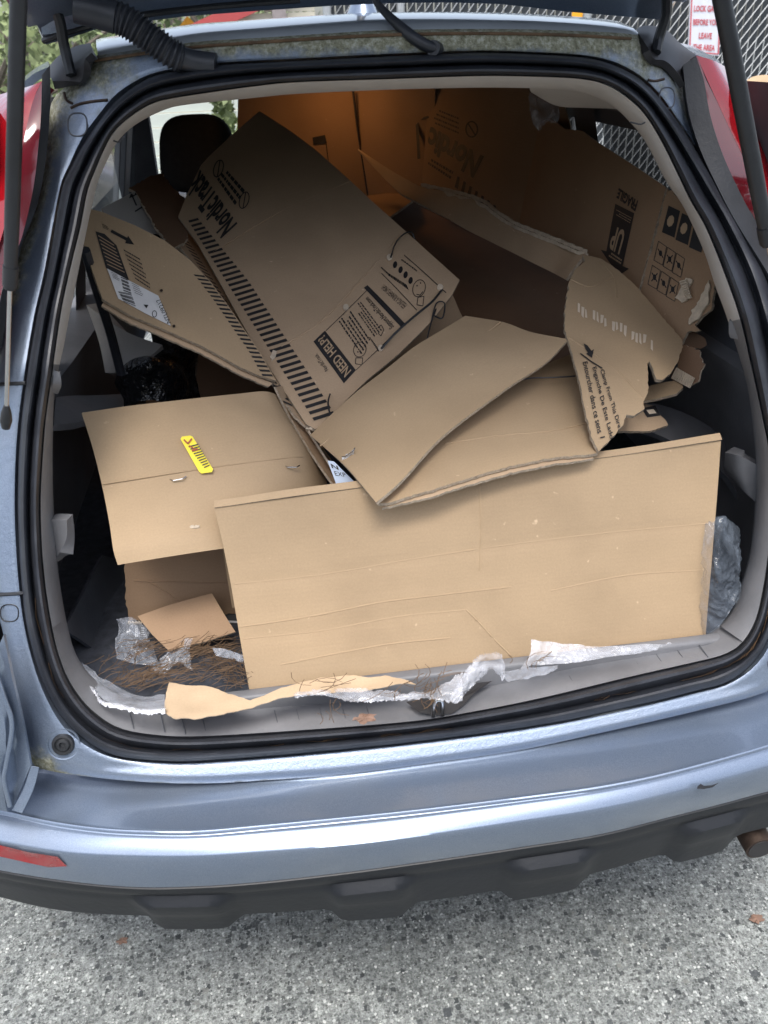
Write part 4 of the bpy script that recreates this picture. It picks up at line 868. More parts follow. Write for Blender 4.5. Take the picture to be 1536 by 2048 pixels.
# dark folded side of that carton with slanting bars
SDs = Surf([(545, 765, .56), (612, 852, .475), (350, 430, 1.06)], .001, 5, 11)
sheet('side_face', SDs, [(612, 852), (590, 832), (548, 768), (505, 730), (440, 620), (400, 545), (335, 462), (328, 440), (352, 425), (398, 482), (440, 560), (500, 668), (560, 765), (617, 846)], tD, 'card_grey', .004, .02, jg=.001)
f0_, f1_ = SDs.ab(580, 812), SDs.ab(345, 440); dd_ = f1_-f0_; Lf = np.linalg.norm(dd_); dd_ /= Lf; pn = np.array([-dd_[1], dd_[0]]); 
if (SDs.ab(540, 758)-f0_) @ pn < 0: pn = -pn
bars = []
for i in range(int(Lf/.0145)):
    a = f0_+dd_*(i*.0145); bars.append([a-pn*.006, a+dd_*.0065-pn*.006, a+dd_*(.0065+.004)+pn*.013, a+dd_*.004+pn*.013])
blk(SDs, bars, tD, 'ink', .0012, space='ab', step=0)
SDl = Surf([(400, 560, .86), (330, 440, 1.10), (470, 680, .66)], .001, 5, 12) if False else None
patch('lower_side', [[(352, 428, 1.08), (400, 510, .93), (450, 600, .78), (520, 700, .64), (560, 768, .56)], [(330, 455, 1.08), (372, 530, .93), (425, 620, .78), (490, 715, .64), (545, 772, .56)]], tD, 'card_grey', .003, 24, 4, warp=.001, seed=9)
SX = Surf([(330, 470, 1.06), (360, 435, 1.07), (420, 600, .82)], 0, 1, 1)
# underside of the carton end
SDu = Surf([(625, 862, .475), (905, 596, .80), (735, 762, .60)], .002, 5, 13)
patch('end_flap', [[(615, 858, .475), (655, 846, .50), (735, 757, .58), (800, 702, .65), (862, 642, .72), (906, 590, .79)], [(618, 870, .485), (665, 846, .53), (740, 775, .62), (805, 722, .69), (850, 690, .75), (930, 640, .82)], [(650, 900, .56), (700, 860, .62), (770, 810, .70), (830, 760, .76), (880, 720, .80), (960, 660, .86)]], tD, 'card_grey', .004, 30, 10, warp=.002, seed=10)
rip([(612, 858, .472), (632, 856, .475), (652, 848, .485)], tD, 21)
# --- E: leaning flap with shipping label
tE = card_box('label_box', tuple(py(330, 650, .5)), 'brown cardboard flap with a white shipping label, leaning at the far left')
SE = Surf([(182, 420, .70), (205, 600, .56), (548, 762, .545)], .002, 4, 14, bend=lambda a, b: 0)
sheet('face', SE, [(180, 418), (205, 424), (268, 450), (330, 482), (380, 520), (420, 562), (452, 606), (480, 648), (520, 705), (552, 762), (520, 752), (480, 735), (440, 712), (400, 690), (320, 655), (260, 630), (205, 598), (186, 545), (166, 482), (170, 440)], tE, 'card', .006, .02)
sheet('inner_ply', SE, [(205, 604), (260, 638), (320, 663), (400, 698), (480, 742), (540, 768), (549, 762), (480, 728), (400, 684), (320, 650), (260, 626), (210, 596)], tE, 'card_grey', .004, 0, jg=.001, off=-.010)
blk(SE, [[(191, 463), (209, 468), (233, 491), (258, 560), (236, 552), (212, 536)]], tE, 'ink')
for i in range(9): pass
blk(SE, [stroke(lerp((193+i*2.6, 470+i*8.2), (232+i*3, 494+i*7.6), .08), lerp((193+i*2.6, 470+i*8.2), (232+i*3, 494+i*7.6), .9), 1.6) for i in range(8)], tE, 'kraft_ink', .0018, step=0)
blk(SE, [stroke((222, 462), (255, 480), 6), [(250, 487), (268, 490), (256, 472)]]+dashes([(246, 497), (280, 517), (306, 585), (272, 562)], 7, 12, .35, .05, .14)+dashes([(203, 447), (216, 453), (219, 463), (206, 457)], 3, 4), tE, 'ink', .0012, step=0)
q0, q1 = SE.ab(548, 762), SE.ab(330, 470); dq = (q1-q0)/np.linalg.norm(q1-q0); Lq = np.linalg.norm(q1-q0); nq = SE.ab(300, 640)-q0; nq = nq-dq*(nq @ dq); nq /= np.linalg.norm(nq)
def edge_at(s_):   # distance from the chord to the flap's curved edge
    return .004+.030*math.sin(max(0, min(1, s_/Lq))*math.pi)*0
pe = [SE.ab(*p) for p in [(552, 762), (520, 705), (480, 648), (452, 606), (420, 562), (380, 520), (330, 482)]]
pe = linres(pe, int(sum(np.linalg.norm(pe[i+1]-pe[i]) for i in range(6))/.0092))
blk(SE, [[pe[i]+nq*.002, pe[i+1]*.45+pe[i]*.55+nq*.002, pe[i+1]*.45+pe[i]*.55+nq*.019+dq*.009, pe[i]+nq*.019+dq*.009] for i in range(1, int(len(pe)*.72))], tE, 'ink', space='ab', step=0)
sheet('shipping_label', SE, [(214, 538), (258, 562), (316, 593), (341, 653), (290, 628), (236, 598)], tE, 'white', .0005, .02, edge='white', off=.0022)
bc = []
for i in range(12):
    t = i/11; a = lerp((241, 556), (246, 582), t); b_ = lerp((255, 562), (262, 588), t); 
    if i % 3 != 1: bc.append(stroke(a, b_, 1.4))
    a = lerp((236, 585), (246, 604), t); b_ = lerp((262, 590), (271, 614), t)
    if i % 4 != 2: bc.append(stroke(a, b_, 1.0))
bc += dashes([(262, 566), (280, 576), (288, 598), (270, 590)], 5, 7, .3)+dashes([(222, 545), (236, 552), (240, 566), (226, 558)], 4, 8, .3)
bc += [[(286, 611), (296, 612), (292, 619)]]+ringpoly((308, 630), 5, 7, 1.3, 12)
blk(SE, bc, tE, 'ink', .0032, step=0)
text_on(SE, 'NTL09217', [(333, 650), (311, 604), (318, 598), (341, 647)], tE, 'ink', .0034)
for c_ in ((322, 583), (347, 654)): sheet('torn_spot', SE, circle(c_, 3, 3, 8), tE, 'rust', .001, 0, jg=.0006, off=.003)
# dark strap, white polystyrene, black bags behind it
setp(patch('polystyrene_block', [[(172, 610, .86), (215, 640, .84), (262, 668, .82), (325, 690, .80)], [(196, 680, .84), (225, 690, .82), (262, 700, .80), (300, 712, .78)], [(210, 745, .80), (230, 745, .79), (245, 735, .78), (275, 720, .77)]], None, 'card_white', .05, 14, 12, 'card_white', warp=.002), 'pale block of packing foam in the dark behind the leaning flap at left', 'packing foam')
setp(tube('black_strap', [py(170, 500, .60), py(200, 600, .66), py(222, 670, .70), py(242, 748, .72)], .0085, M['rubber'], None, 8), 'black strap hanging down at the left side of the cargo bay', 'strap')
setp(patch('black_bag', [[(235, 745, .85), (300, 690, .82), (360, 680, .85), (400, 700, .90)], [(238, 775, .78), (300, 730, .72), (350, 740, .78), (395, 780, .86)], [(240, 812, .74), (300, 800, .72), (350, 810, .76), (400, 810, .84)]], None, 'blackbag', .01, 40, 30, 'blackbag', warp=.014, freq=16), 'shiny black plastic bag stuffed below the leaning flap at left', 'bag')
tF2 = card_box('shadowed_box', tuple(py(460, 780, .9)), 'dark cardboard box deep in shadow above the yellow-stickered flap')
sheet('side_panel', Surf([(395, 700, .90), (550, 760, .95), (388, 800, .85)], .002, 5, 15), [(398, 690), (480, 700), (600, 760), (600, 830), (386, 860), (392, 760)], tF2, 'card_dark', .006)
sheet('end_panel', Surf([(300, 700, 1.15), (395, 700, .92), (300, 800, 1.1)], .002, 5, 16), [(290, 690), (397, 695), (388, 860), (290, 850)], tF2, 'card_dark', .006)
# boxes beside the window at the back left
tW = card_box('white_box', tuple(py(280, 460, 1.0)), 'white box with two printed up arrows beneath the left rear window')
SW = Surf([(205, 420, 1.02), (330, 350, 1.15), (330, 490, .95)], .001, 5, 17)
sheet('face', SW, [(203, 417), (240, 398), (272, 382), (300, 430), (330, 478), (345, 510), (300, 500), (260, 470), (215, 440)], tW, 'card_white', .006)
blk(SW, [stroke((264, 392), (273, 412), 3), stroke((274, 388), (284, 408), 3), [(258, 398), (262, 388), (270, 393)], [(268, 393), (272, 383), (280, 388)], stroke((270, 424), (286, 414), 3)], tW, 'ink', step=0)
blk(SW, ringpoly((310, 478), 11, 9, 5, 14), tW, 'ink', .0014, step=0)
tW2 = card_box('torn_brown_box', tuple(py(320, 460, 1.1)), 'brown cardboard box with a torn rim below the front headrest')
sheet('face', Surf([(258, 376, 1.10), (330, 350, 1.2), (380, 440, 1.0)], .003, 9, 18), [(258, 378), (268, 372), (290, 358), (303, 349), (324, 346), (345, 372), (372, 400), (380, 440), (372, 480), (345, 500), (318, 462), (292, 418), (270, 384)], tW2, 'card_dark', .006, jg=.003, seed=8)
patch('torn_liner', [[(318, 470, .98), (340, 462, .99), (365, 480, .97)], [(322, 490, .96), (350, 500, .95), (372, 500, .95)]], tW2, 'tear', .002, 16, 8, 'tear', warp=.006, freq=40, tjag=.6)
# --- H/G/F: big open carton at the right
tG = card_box('open_carton', tuple(py(1000, 900, .4)), 'large torn open carton on the right with clamp directions printed on its end flap')
F1 = [[(622, 872, .455), (700, 797, .475), (760, 748, .51), (820, 700, .545), (880, 660, .585), (931, 628, .625)],
      [(660, 905, .385), (735, 838, .41), (830, 765, .455), (900, 705, .50), (960, 668, .545), (1004, 642, .585)],
      [(700, 942, .300), (760, 900, .325), (850, 835, .375), (930, 765, .425), (1000, 705, .475), (1062, 666, .535)],
      [(752, 1004, .205), (800, 962, .232), (885, 874, .315), (1012, 778, .395), (1090, 728, .450), (1137, 681, .50)]]
SF = Surf([(660, 905, .385), (760, 900, .335), (960, 668, .545)], 0)
patch('front_flap', F1, tG, 'card', .005, 50, 30, warp=.002, seed=11)
for ln in ([(640, 892, .415), (735, 820, .445), (850, 752, .49), (940, 690, .535), (1000, 645, .58)],): tube('crease', [py(u, v, y-.004) for u, v, y in ln], .0018, M['card'], tG, 6, 40)
def spt(u, v, F=F1, off=.004):
    # nearest y on the flap by inverse-distance over its control points
    w_ = [(1/(1+(u-p[0])**2+(v-p[1])**2)**1.5, p[2]) for r in F for p in r]; return sum(a*b_ for a, b_ in w_)/sum(a for a, _ in w_)
for a, b_ in (((684, 915), (710, 898)), ((930, 795), (962, 776))):
    y = spt(*lerp(a, b_, .5)); staple(a, b_, y-.006, tG, .003)
rip([(684, 919, spt(690, 912)-.004), (708, 903, spt(700, 904)-.004)], tG, 31, 'white'); rip([(930, 800, spt(940, 792)-.006), (945, 786, spt(945, 785)-.009), (963, 779, spt(960, 778)-.006)], tG, 32, 'white'); rip([(858, 776, spt(860, 772)-.005), (872, 770, spt(872, 768)-.005), (884, 764, spt(884, 762)-.005)], tG, 33)
rip([(735, 970, .268), (745, 962, .272), (756, 954, .278)], tG, 34)
SI = Surf([(775, 1003, .226), (1190, 900, .270), (1140, 740, .52)], .003, 6, 20, bend=lambda a, b: .004*math.sin(a*11))
sheet('inner_panel', SI, [(756, 1006), (780, 985), (880, 860), (990, 770), (1150, 700), (1170, 800), (1195, 903), (1180, 907), (1120, 916), (1050, 932), (960, 952), (860, 984), (775, 1006)], tG, 'card', .005, .02, jg=.0015, seed=12)
sheet('inner_ply', SI, [(764, 1008), (860, 990), (960, 958), (1050, 938), (1120, 922), (1188, 908), (1186, 900), (960, 945), (770, 1000)], tG, 'card_grey', .004, 0, jg=.0015, off=-.007, seed=14)
tube('crease', [SI.pt(SI.ab(u, v), .0003) for u, v in ((890, 892), (1000, 874), (1100, 860), (1180, 838))], .0014, M['card'], tG, 6, 30)
tube('plastic_tie', [SI.pt(SI.ab(u, v), h) for u, v, h in ((1005, 790, .01), (1050, 778, .02), (1100, 772, .02), (1150, 766, .02))], .0013, M['black_plastic'], tG, 6)
SG = Surf([(1192, 903, .262), (1165, 508, .72), (1362, 690, .50)], .003, 6, 21, bend=lambda a, b: .006*math.sin(max(0, min(1, abs(b)/.24))*3.14))
sheet('end_flap', SG, [(1166, 508), (1176, 512), (1200, 520), (1232, 545), (1262, 572), (1300, 615), (1335, 655), (1360, 684), (1362, 700), (1352, 730), (1338, 752), (1322, 764), (1310, 762), (1304, 742), (1297, 728), (1292, 732), (1294, 760), (1294, 790), (1284, 808), (1286, 822), (1266, 836), (1250, 834), (1246, 850), (1232, 868), (1214, 888), (1196, 905), (1182, 880), (1168, 820), (1152, 742), (1137, 681), (1129, 655), (1130, 618), (1138, 565), (1150, 540), (1170, 521)], tG, 'card', .006, .018, jg=.0012, seed=15, uvrot=1.2)
for s_, q in (('Clamp From This Dire', [(1206, 741), (1240, 858), (1231, 864), (1196, 745)]), ('Enganche De Este Lado', [(1191, 735), (1225, 880), (1215, 885), (1181, 739)]), ('Entourcher dans ce sens', [(1174, 724), (1203, 868), (1193, 872), (1164, 727)])):
    text_on(SG, s_, q, tG, 'ink', bold=.012, off=.0018)
blk(SG, [stroke((1160, 708), (1203, 740), 2.6), stroke((1198, 880), (1207, 878), 2.5), stroke((1172, 692), (1180, 704), 8), [(1168, 686), (1176, 690), (1170, 697)], [(1172, 708), (1188, 698), (1184, 716)]], tG, 'ink', .0018, step=0)
def fadebar(i):
    u0 = 1155+i*7.5; v0 = 612+i*4.2+3*math.sin(i); return [(u0, v0-5), (u0+4.5+2*math.sin(i*2.3), v0-3), (u0+4.5, v0+14+4*math.sin(i*1.7)), (u0, v0+12)]
blk(SG, [fadebar(i) for i in range(20) if i % 5 != 3], tG, 'faint', .0016, step=0)
for ln in ([(1134, 672), (1190, 708), (1240, 752), (1282, 800)], [(1140, 560), (1180, 575), (1222, 560)], [(1200, 525), (1226, 560), (1232, 600)]): tube('crease', [SG.pt(SG.ab(u, v), -.0004) for u, v in ln], .0016, M['card'], tG, 6, 30)
SGt = Surf([(1255, 805, .47), (1365, 775, .46), (1300, 765, .50)], .001, 5, 22)
sheet('tongue', SGt, [(1250, 806), (1262, 790), (1290, 774), (1325, 765), (1352, 761), (1364, 766), (1366, 775), (1352, 788), (1320, 796), (1290, 802)], tG, 'card', .005, 0, jg=.0006)
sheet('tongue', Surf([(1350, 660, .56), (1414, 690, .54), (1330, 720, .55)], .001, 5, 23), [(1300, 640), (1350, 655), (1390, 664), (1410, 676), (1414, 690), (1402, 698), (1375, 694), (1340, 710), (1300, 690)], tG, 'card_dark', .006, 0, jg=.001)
sheet('lower_flap', Surf([(1230, 862, .42), (1336, 845, .44), (1300, 812, .48)], .001, 5, 24), [(1200, 866), (1240, 862), (1300, 862), (1336, 850), (1332, 842), (1318, 828), (1306, 812), (1275, 806), (1230, 830)], tG, 'card_grey', .005, 0, jg=.001)
SLf = Surf([(1230, 862, .42), (1336, 845, .44), (1300, 812, .48)], .001, 5, 24)
blk(SLf, [[(1282, 818), (1310, 812), (1320, 832), (1294, 836)]], tG, 'ink', .0012, step=0); blk(SLf, [[(1292, 822), (1306, 820), (1312, 828), (1298, 830)]], tG, 'faint', .002, step=0)
# long torn flap running back
H1 = [[(1172, 507, .73), (1100, 478, .90), (1022, 446, 1.05), (960, 404, 1.20), (900, 386, 1.32), (842, 374, 1.42), (790, 345, 1.55), (716, 298, 1.72)],
      [(1152, 532, .725), (1098, 510, .88), (1015, 478, 1.03), (950, 438, 1.18), (885, 412, 1.30), (830, 388, 1.40), (785, 358, 1.54), (716, 300, 1.71)],
      [(1133, 560, .72), (1094, 540, .86), (1022, 504, 1.00), (950, 468, 1.15), (880, 430, 1.28), (818, 398, 1.38), (780, 368, 1.53), (717, 303, 1.71)]]
patch('long_flap', H1, tG, 'card_grey', .006, 60, 10, warp=.004, seed=13, freq=9)
for k_, (dv1, dy1) in enumerate(((-5, .012), (3, -.006))):
    patch('torn_ply', [[(u, v-3+dv1, y+dy1) for u, v, y in H1[0][:6]], [(u-1, v+4+dv1, y+dy1-.002) for u, v, y in H1[0][:6]]], tG, 'tear', .003, 70, 3, 'tear', warp=.004, seed=40+k_, freq=30, tjag=.25)
# inside of the carton: floor, far wall
SK = Surf([(900, 700, .86), (1160, 700, .80), (830, 410, 1.75)], .002, 3, 25)
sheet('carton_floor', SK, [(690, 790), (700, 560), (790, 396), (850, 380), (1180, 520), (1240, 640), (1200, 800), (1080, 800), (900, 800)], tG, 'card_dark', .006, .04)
# --- I: wall carton with UP marking
tI = card_box('fragile_carton', tuple(px(1260, 560, .56)), 'tall carton against the right wall printed UP and FRAGILE upside down')
SI1 = Surf([(1333, 376, .72), (1278, 584, .66), (1080, 300, 1.30)], .003, 3, 26)
sheet('side_panel', SI1, [(1103, 237), (1130, 258), (1165, 262), (1194, 284), (1260, 326), (1333, 375), (1312, 455), (1295, 520), (1278, 584), (1262, 640), (1200, 640), (1150, 560), (1060, 520), (1010, 460), (1010, 300), (1060, 250)], tI, 'card_red', .006, .03)
SI2 = Surf([(1334, 376, .718), (1279, 584, .658), (1420, 590, .52)], .003, 4, 27)
sheet('front_panel', SI2, [(1334, 376), (1366, 400), (1400, 450), (1424, 500), (1430, 560), (1424, 590), (1420, 618), (1402, 632), (1388, 648), (1398, 660), (1372, 664), (1362, 690), (1320, 680), (1290, 650), (1262, 640), (1279, 584), (1296, 520), (1314, 455)], tI, 'card_red', .006, .02, jg=.002, seed=27)
blk(SI1, [[(1232, 408), (1270, 427), (1246, 532), (1259, 538), (1238, 552), (1203, 500), (1214, 503)]], tI, 'ink')
text_on(SI1, 'UP', [(1240, 510), (1220, 497), (1231, 452), (1254, 462)], tI, 'kraft_ink', .0022, .03)
blk(SI1, dashes([(1243, 530), (1215, 512), (1220, 500), (1246, 518)], 2, 3)+dashes([(1262, 448), (1232, 430), (1236, 418), (1266, 434)], 3, 5, .3), tI, 'kraft_ink', .0022, step=0)
text_on(SI1, 'FRAGILE', [(1272, 424), (1234, 396), (1239, 376), (1278, 402)], tI, 'ink', bold=.04)
ic = []
def q4(a, b_, c_, d_, m_=0): return [a, b_, c_, d_]
for k_ in range(3):
    o_ = (k_*27, k_*15); ic.append([(1337+o_[0], 411+o_[1]), (1360+o_[0], 422+o_[1]), (1348+o_[0], 475+o_[1]), (1323+o_[0], 464+o_[1])])
blk(SI2, ic, tI, 'ink', step=0)
blk(SI2, [circle((1341+k_*27, 442+k_*15), 7, 12, 8, .3) for k_ in range(2)], tI, 'kraft_ink', .0016, step=0)
ic = []
for r_ in range(2):
    for k_ in range(3):
        o_ = (k_*18-r_*12, k_*12+r_*48); q = [(1316+o_[0], 482+o_[1]), (1332+o_[0], 493+o_[1]), (1324+o_[0], 530+o_[1]), (1307+o_[0], 520+o_[1])]
        ic += [stroke(q[i], q[(i+1) % 4], 1.2) for i in range(4)]; c_ = (1320+o_[0], 506+o_[1])
        ic += [stroke((c_[0]-5, c_[1]-9), (c_[0]+5, c_[1]+9), 2), circle(c_, 3.5, 6, 8)]
        if (k_+r_) % 2: ic.append(stroke((c_[0]+6, c_[1]-8), (c_[0]-6, c_[1]+8), 2))
blk(SI2, ic, tI, 'ink', step=0)
# torn corrugated edge of that panel
for j, (pp, sd_) in enumerate((([(1386, 560), (1380, 580), (1376, 600), (1366, 606), (1352, 596), (1362, 580), (1372, 556)], 3), ([(1420, 560), (1412, 572), (1404, 590), (1396, 610), (1384, 622), (1380, 650), (1392, 642), (1406, 622), (1420, 600)], 5), ([(1360, 690), (1400, 700), (1412, 730), (1400, 765), (1378, 772), (1345, 758), (1360, 730)], 6))):
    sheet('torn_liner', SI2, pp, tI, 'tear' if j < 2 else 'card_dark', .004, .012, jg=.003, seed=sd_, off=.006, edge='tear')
for i in range(10):
    tube('flute', [SI2.pt(SI2.ab(1362+i*3.8, 738+i*2.2), .012), SI2.pt(SI2.ab(1352+i*3.8, 760+i*2.0), .012)], .0022, M['tear'], tI, 5, 2)
for i in range(9):
    tube('flute', [SI2.pt(SI2.ab(1364+i*1.6, 566+i*4.2), .010), SI2.pt(SI2.ab(1378+i*1.2, 562+i*4.2), .010)], .0018, M['tear'], tI, 5, 2)
# --- L: dark carton with large wordmark; J: lamp lit carton at the back
tL = card_box('dark_printed_carton', tuple(py(950, 400, 1.5)), 'dark carton with a big upside-down wordmark deep in the middle of the load')
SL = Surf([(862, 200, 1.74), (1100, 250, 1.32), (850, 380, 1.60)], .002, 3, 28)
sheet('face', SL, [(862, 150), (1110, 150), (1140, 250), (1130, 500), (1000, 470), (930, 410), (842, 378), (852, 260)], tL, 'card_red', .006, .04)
text_on(SL, 'Nordic', [(946, 356), (852, 300), (862, 252), (968, 312)], tL, 'ink', bold=.04)
blk(SL, ringpoly((944, 259), 13, 17, 3, 18)+[stroke((936, 246), (952, 272), 3)]+dashes([(918, 270), (866, 248), (868, 212), (918, 232)], 4, 9, .4)+[[(915+i*12, 352+i*9.5), (920+i*12, 355+i*9.5), (915+i*12, 378+i*9.5), (909+i*12, 374+i*9.5)] for i in range(7)]+dashes([(900, 360), (856, 330), (858, 312), (908, 340)], 2, 6, .5), tL, 'ink', step=0)
blk(SL, [stroke((834, 240), (838, 318), 6), stroke((834, 240), (858, 234), 5)], tL, 'ink', .0012, step=0)
tJ = card_box('back_carton', tuple(py(650, 390, 1.95)), 'big cardboard carton at the back glowing orange under the interior lamp')
SJ1 = Surf([(480, 300, 1.98), (706, 300, 1.90), (706, 200, 1.92)], .004, 3, 29)
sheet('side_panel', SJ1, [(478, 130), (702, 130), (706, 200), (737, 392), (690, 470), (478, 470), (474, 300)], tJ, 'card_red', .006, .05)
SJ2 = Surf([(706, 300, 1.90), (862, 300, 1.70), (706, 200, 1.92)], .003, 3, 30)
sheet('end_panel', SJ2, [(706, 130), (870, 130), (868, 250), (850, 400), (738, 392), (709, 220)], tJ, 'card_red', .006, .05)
tube('corner_tape', [py(706, 180, 1.895), py(716, 262, 1.885), py(727, 330, 1.88), py(736, 392, 1.875)], .004, M['ink'], tJ, 6)
blk(SJ1, [[(625, 275), (650, 270), (654, 286), (627, 290)], stroke((652, 284), (657, 325), 2)], tJ, 'ink', .003, step=0)
sheet('lower_flap', Surf([(735, 393, 1.80), (820, 382, 1.75), (790, 420, 1.55)], .002, 5, 31), [(690, 470), (736, 392), (786, 384), (822, 382), (826, 400), (782, 432), (740, 500)], tJ, 'card_red', .006, .03)

# ------------------------------------------------ plastic film, paper, litter
def film(name, rows, mat, label, cat, seed, warp=.004, freq=30, nu=60, nv=20, tj=0., t=.0004):
    return setp(patch(name, rows, None, mat, t, int(nu*1.5), int(nv*1.6), mat, warp=warp*.5, seed=seed, freq=freq, tjag=tj, crin=warp*.8), label, cat)
def psz(u, v, z): return (u, v, float(pz(u, v, z)[1]))
f1 = film('plastic_film', [[psz(164, 1325, .78), psz(215, 1362, .775), psz(275, 1392, .77), psz(330, 1390, .77)], [psz(156, 1330, .785), psz(205, 1378, .785), psz(262, 1408, .784), psz(330, 1408, .782)], [psz(146, 1338, .785), psz(190, 1384, .787), psz(222, 1408, .789), psz(270, 1420, .788), psz(331, 1421, .786)]], 'clear', 'clear plastic film with ragged white edge over the left end of the sill', 'plastic film', 51, .003, 25)
e_ = catmull([pz(u, v, z) for u, v, z in ((145, 1337, .786), (165, 1362, .787), (188, 1382, .788), (206, 1406, .789), (240, 1413, .789), (270, 1421, .789), (300, 1423, .788), (331, 1421, .787))], 90)
rnd = random.Random(5); vs = []; 
for p in e_: vs += [p+np.array([rnd.uniform(-.001, .001), .004, .001]), p+np.array([0, rnd.uniform(-.004, -.0005), .004+rnd.uniform(-.002, .003)]), p+np.array([0, rnd.uniform(-.007, -.002), rnd.uniform(-.002, .001)])]
mk('ragged_edge', vs, grid_faces(len(e_), 3), M['tornwhite'], f1)
SKP = Surf([psz(350, 1400, .782), psz(830, 1366, .784), psz(400, 1434, .788)], .0045, 16, 52)
setp(sheet('kraft_paper', SKP, [(338, 1366), (372, 1372), (410, 1374), (450, 1384), (500, 1396), (545, 1384), (590, 1372), (640, 1356), (690, 1350), (735, 1352), (770, 1350), (800, 1356), (832, 1367), (790, 1368), (740, 1374), (690, 1380), (640, 1386), (590, 1392), (530, 1402), (480, 1414), (430, 1428), (388, 1438), (352, 1437), (326, 1421), (330, 1396)], None, 'kraft_paper', .0012, .008, jg=.001, seed=52), 'crumpled strip of brown kraft paper lying along the sill under the flattened box', 'paper')
setp(sheet('kraft_paper', Surf([(350, 1330, .30), (480, 1330, .28), (350, 1375, .24)], .004, 9, 53), [(345, 1318), (400, 1300), (470, 1312), (500, 1340), (500, 1392), (420, 1385), (345, 1378)], None, 'kraft_paper', .001, .015, jg=.002), 'flat kraft paper scrap under the pine needles left of the flattened box', 'paper')
def tornstrip(top, bot, label, seed, mat='tornwhite', name='torn_plastic'):
    return setp(patch(name, [top, [tuple(np.array(lerp(a[:2], b_[:2], .5)).tolist())+((a[2]+b_[2])/2-.004,) for a, b_ in zip(top, bot)], bot], None, mat, .0006, 130, 18, mat, warp=.003, seed=seed, freq=45, tjag=1.2, crin=.003), label, 'torn plastic')
tornstrip([psz(585, 1382, .78), psz(650, 1380, .782), psz(720, 1378, .785), psz(800, 1384, .783), psz(880, 1372, .79), psz(925, 1340, .80)], [psz(590, 1396, .782), psz(640, 1390, .783), psz(700, 1402, .784), psz(760, 1402, .784), psz(850, 1398, .784), psz(925, 1404, .785)], 'ragged white plastic strip along the middle of the sill left of the latch', 61, 'milky')
tornstrip([psz(900, 1400, .785), psz(925, 1355, .80), psz(950, 1318, .82), psz(975, 1306, .83), psz(1004, 1308, .83)], [psz(912, 1408, .783), psz(935, 1385, .787), psz(960, 1355, .79), psz(985, 1340, .79), psz(1006, 1362, .79)], 'upright curl of torn white plastic standing by the latch', 62, 'milky')
film('plastic_film', [[psz(1062, 1278, .80), psz(1100, 1284, .805), psz(1160, 1290, .80), psz(1230, 1292, .795), psz(1290, 1288, .795), psz(1350, 1290, .785)], [psz(1060, 1305, .79), psz(1110, 1308, .795), psz(1170, 1306, .793), psz(1230, 1300, .79), psz(1280, 1298, .79), psz(1345, 1292, .784)], [psz(1040, 1336, .78), psz(1080, 1330, .785), psz(1150, 1326, .787), psz(1210, 1316, .785), psz(1290, 1304, .784), psz(1340, 1294, .782)]], 'milky', 'milky folded plastic sheet on the sill under the right half of the flattened box', 'plastic film', 63, .006, 22, 80, 20, .15)
film('plastic_film', [[psz(1000, 1345, .778), psz(1060, 1336, .78), psz(1115, 1330, .78)], [psz(1015, 1364, .779), psz(1060, 1356, .781), psz(1115, 1338, .781)]], 'clear', 'flat clear plastic scrap on the sill just right of the latch', 'plastic film', 64, .003, 30)
film('plastic_bag', [[(1408, 1050, .24), (1440, 1032, .25), (1470, 1050, .25), (1478, 1090, .25)], [(1405, 1130, .215), (1435, 1120, .185), (1462, 1130, .19), (1484, 1160, .21)], [(1402, 1200, .20), (1430, 1190, .175), (1455, 1195, .175), (1478, 1195, .19)], [(1400, 1270, .19), (1415, 1272, .175), (1435, 1255, .17), (1468, 1215, .17)]], 'greybag', 'crinkled see-through plastic bag wedged between the flattened box and the right side', 'plastic bag', 65, .008, 26, 60, 60)
film('plastic_bag', [[(236, 1240, .36), (262, 1236, .35), (300, 1262, .34)], [(232, 1290, .315), (270, 1296, .30), (308, 1300, .30)], [(236, 1318, .295), (280, 1330, .275), (318, 1334, .27)]], 'clear', 'clear plastic bag lying in the left corner beside the black printed base', 'plastic bag', 66, .010, 22, 50, 40)
film('plastic_bag', [[(305, 1338, .27), (335, 1305, .28), (365, 1280, .28), (386, 1276, .28)], [(315, 1344, .262), (345, 1325, .26), (365, 1315, .265), (380, 1300, .27)], [(330, 1348, .255), (350, 1328, .25), (366, 1330, .25), (384, 1342, .25)]], 'milky', 'twisted end of clear plastic bag in front of the small loose cardboard square', 'plastic bag', 67, .008, 26, 50, 24, .3)
film('plastic_film', [[(425, 1296, .23), (450, 1298, .225), (490, 1312, .215)], [(432, 1312, .22), (460, 1318, .215), (492, 1330, .205)]], 'clear', 'glossy clear plastic sliver beside the left edge of the flattened box', 'plastic film', 68, .006, 26, 40, 14)
film('plastic_bag', [[(1056, 180, .70), (1085, 184, .72), (1118, 190, .75)], [(1058, 215, .70), (1085, 225, .72), (1112, 240, .75)], [(1066, 245, .72), (1080, 262, .73), (1092, 238, .75)]], 'greybag', 'grey plastic bag hanging from the headliner at upper right', 'plastic bag', 69, .010, 22, 40, 26)
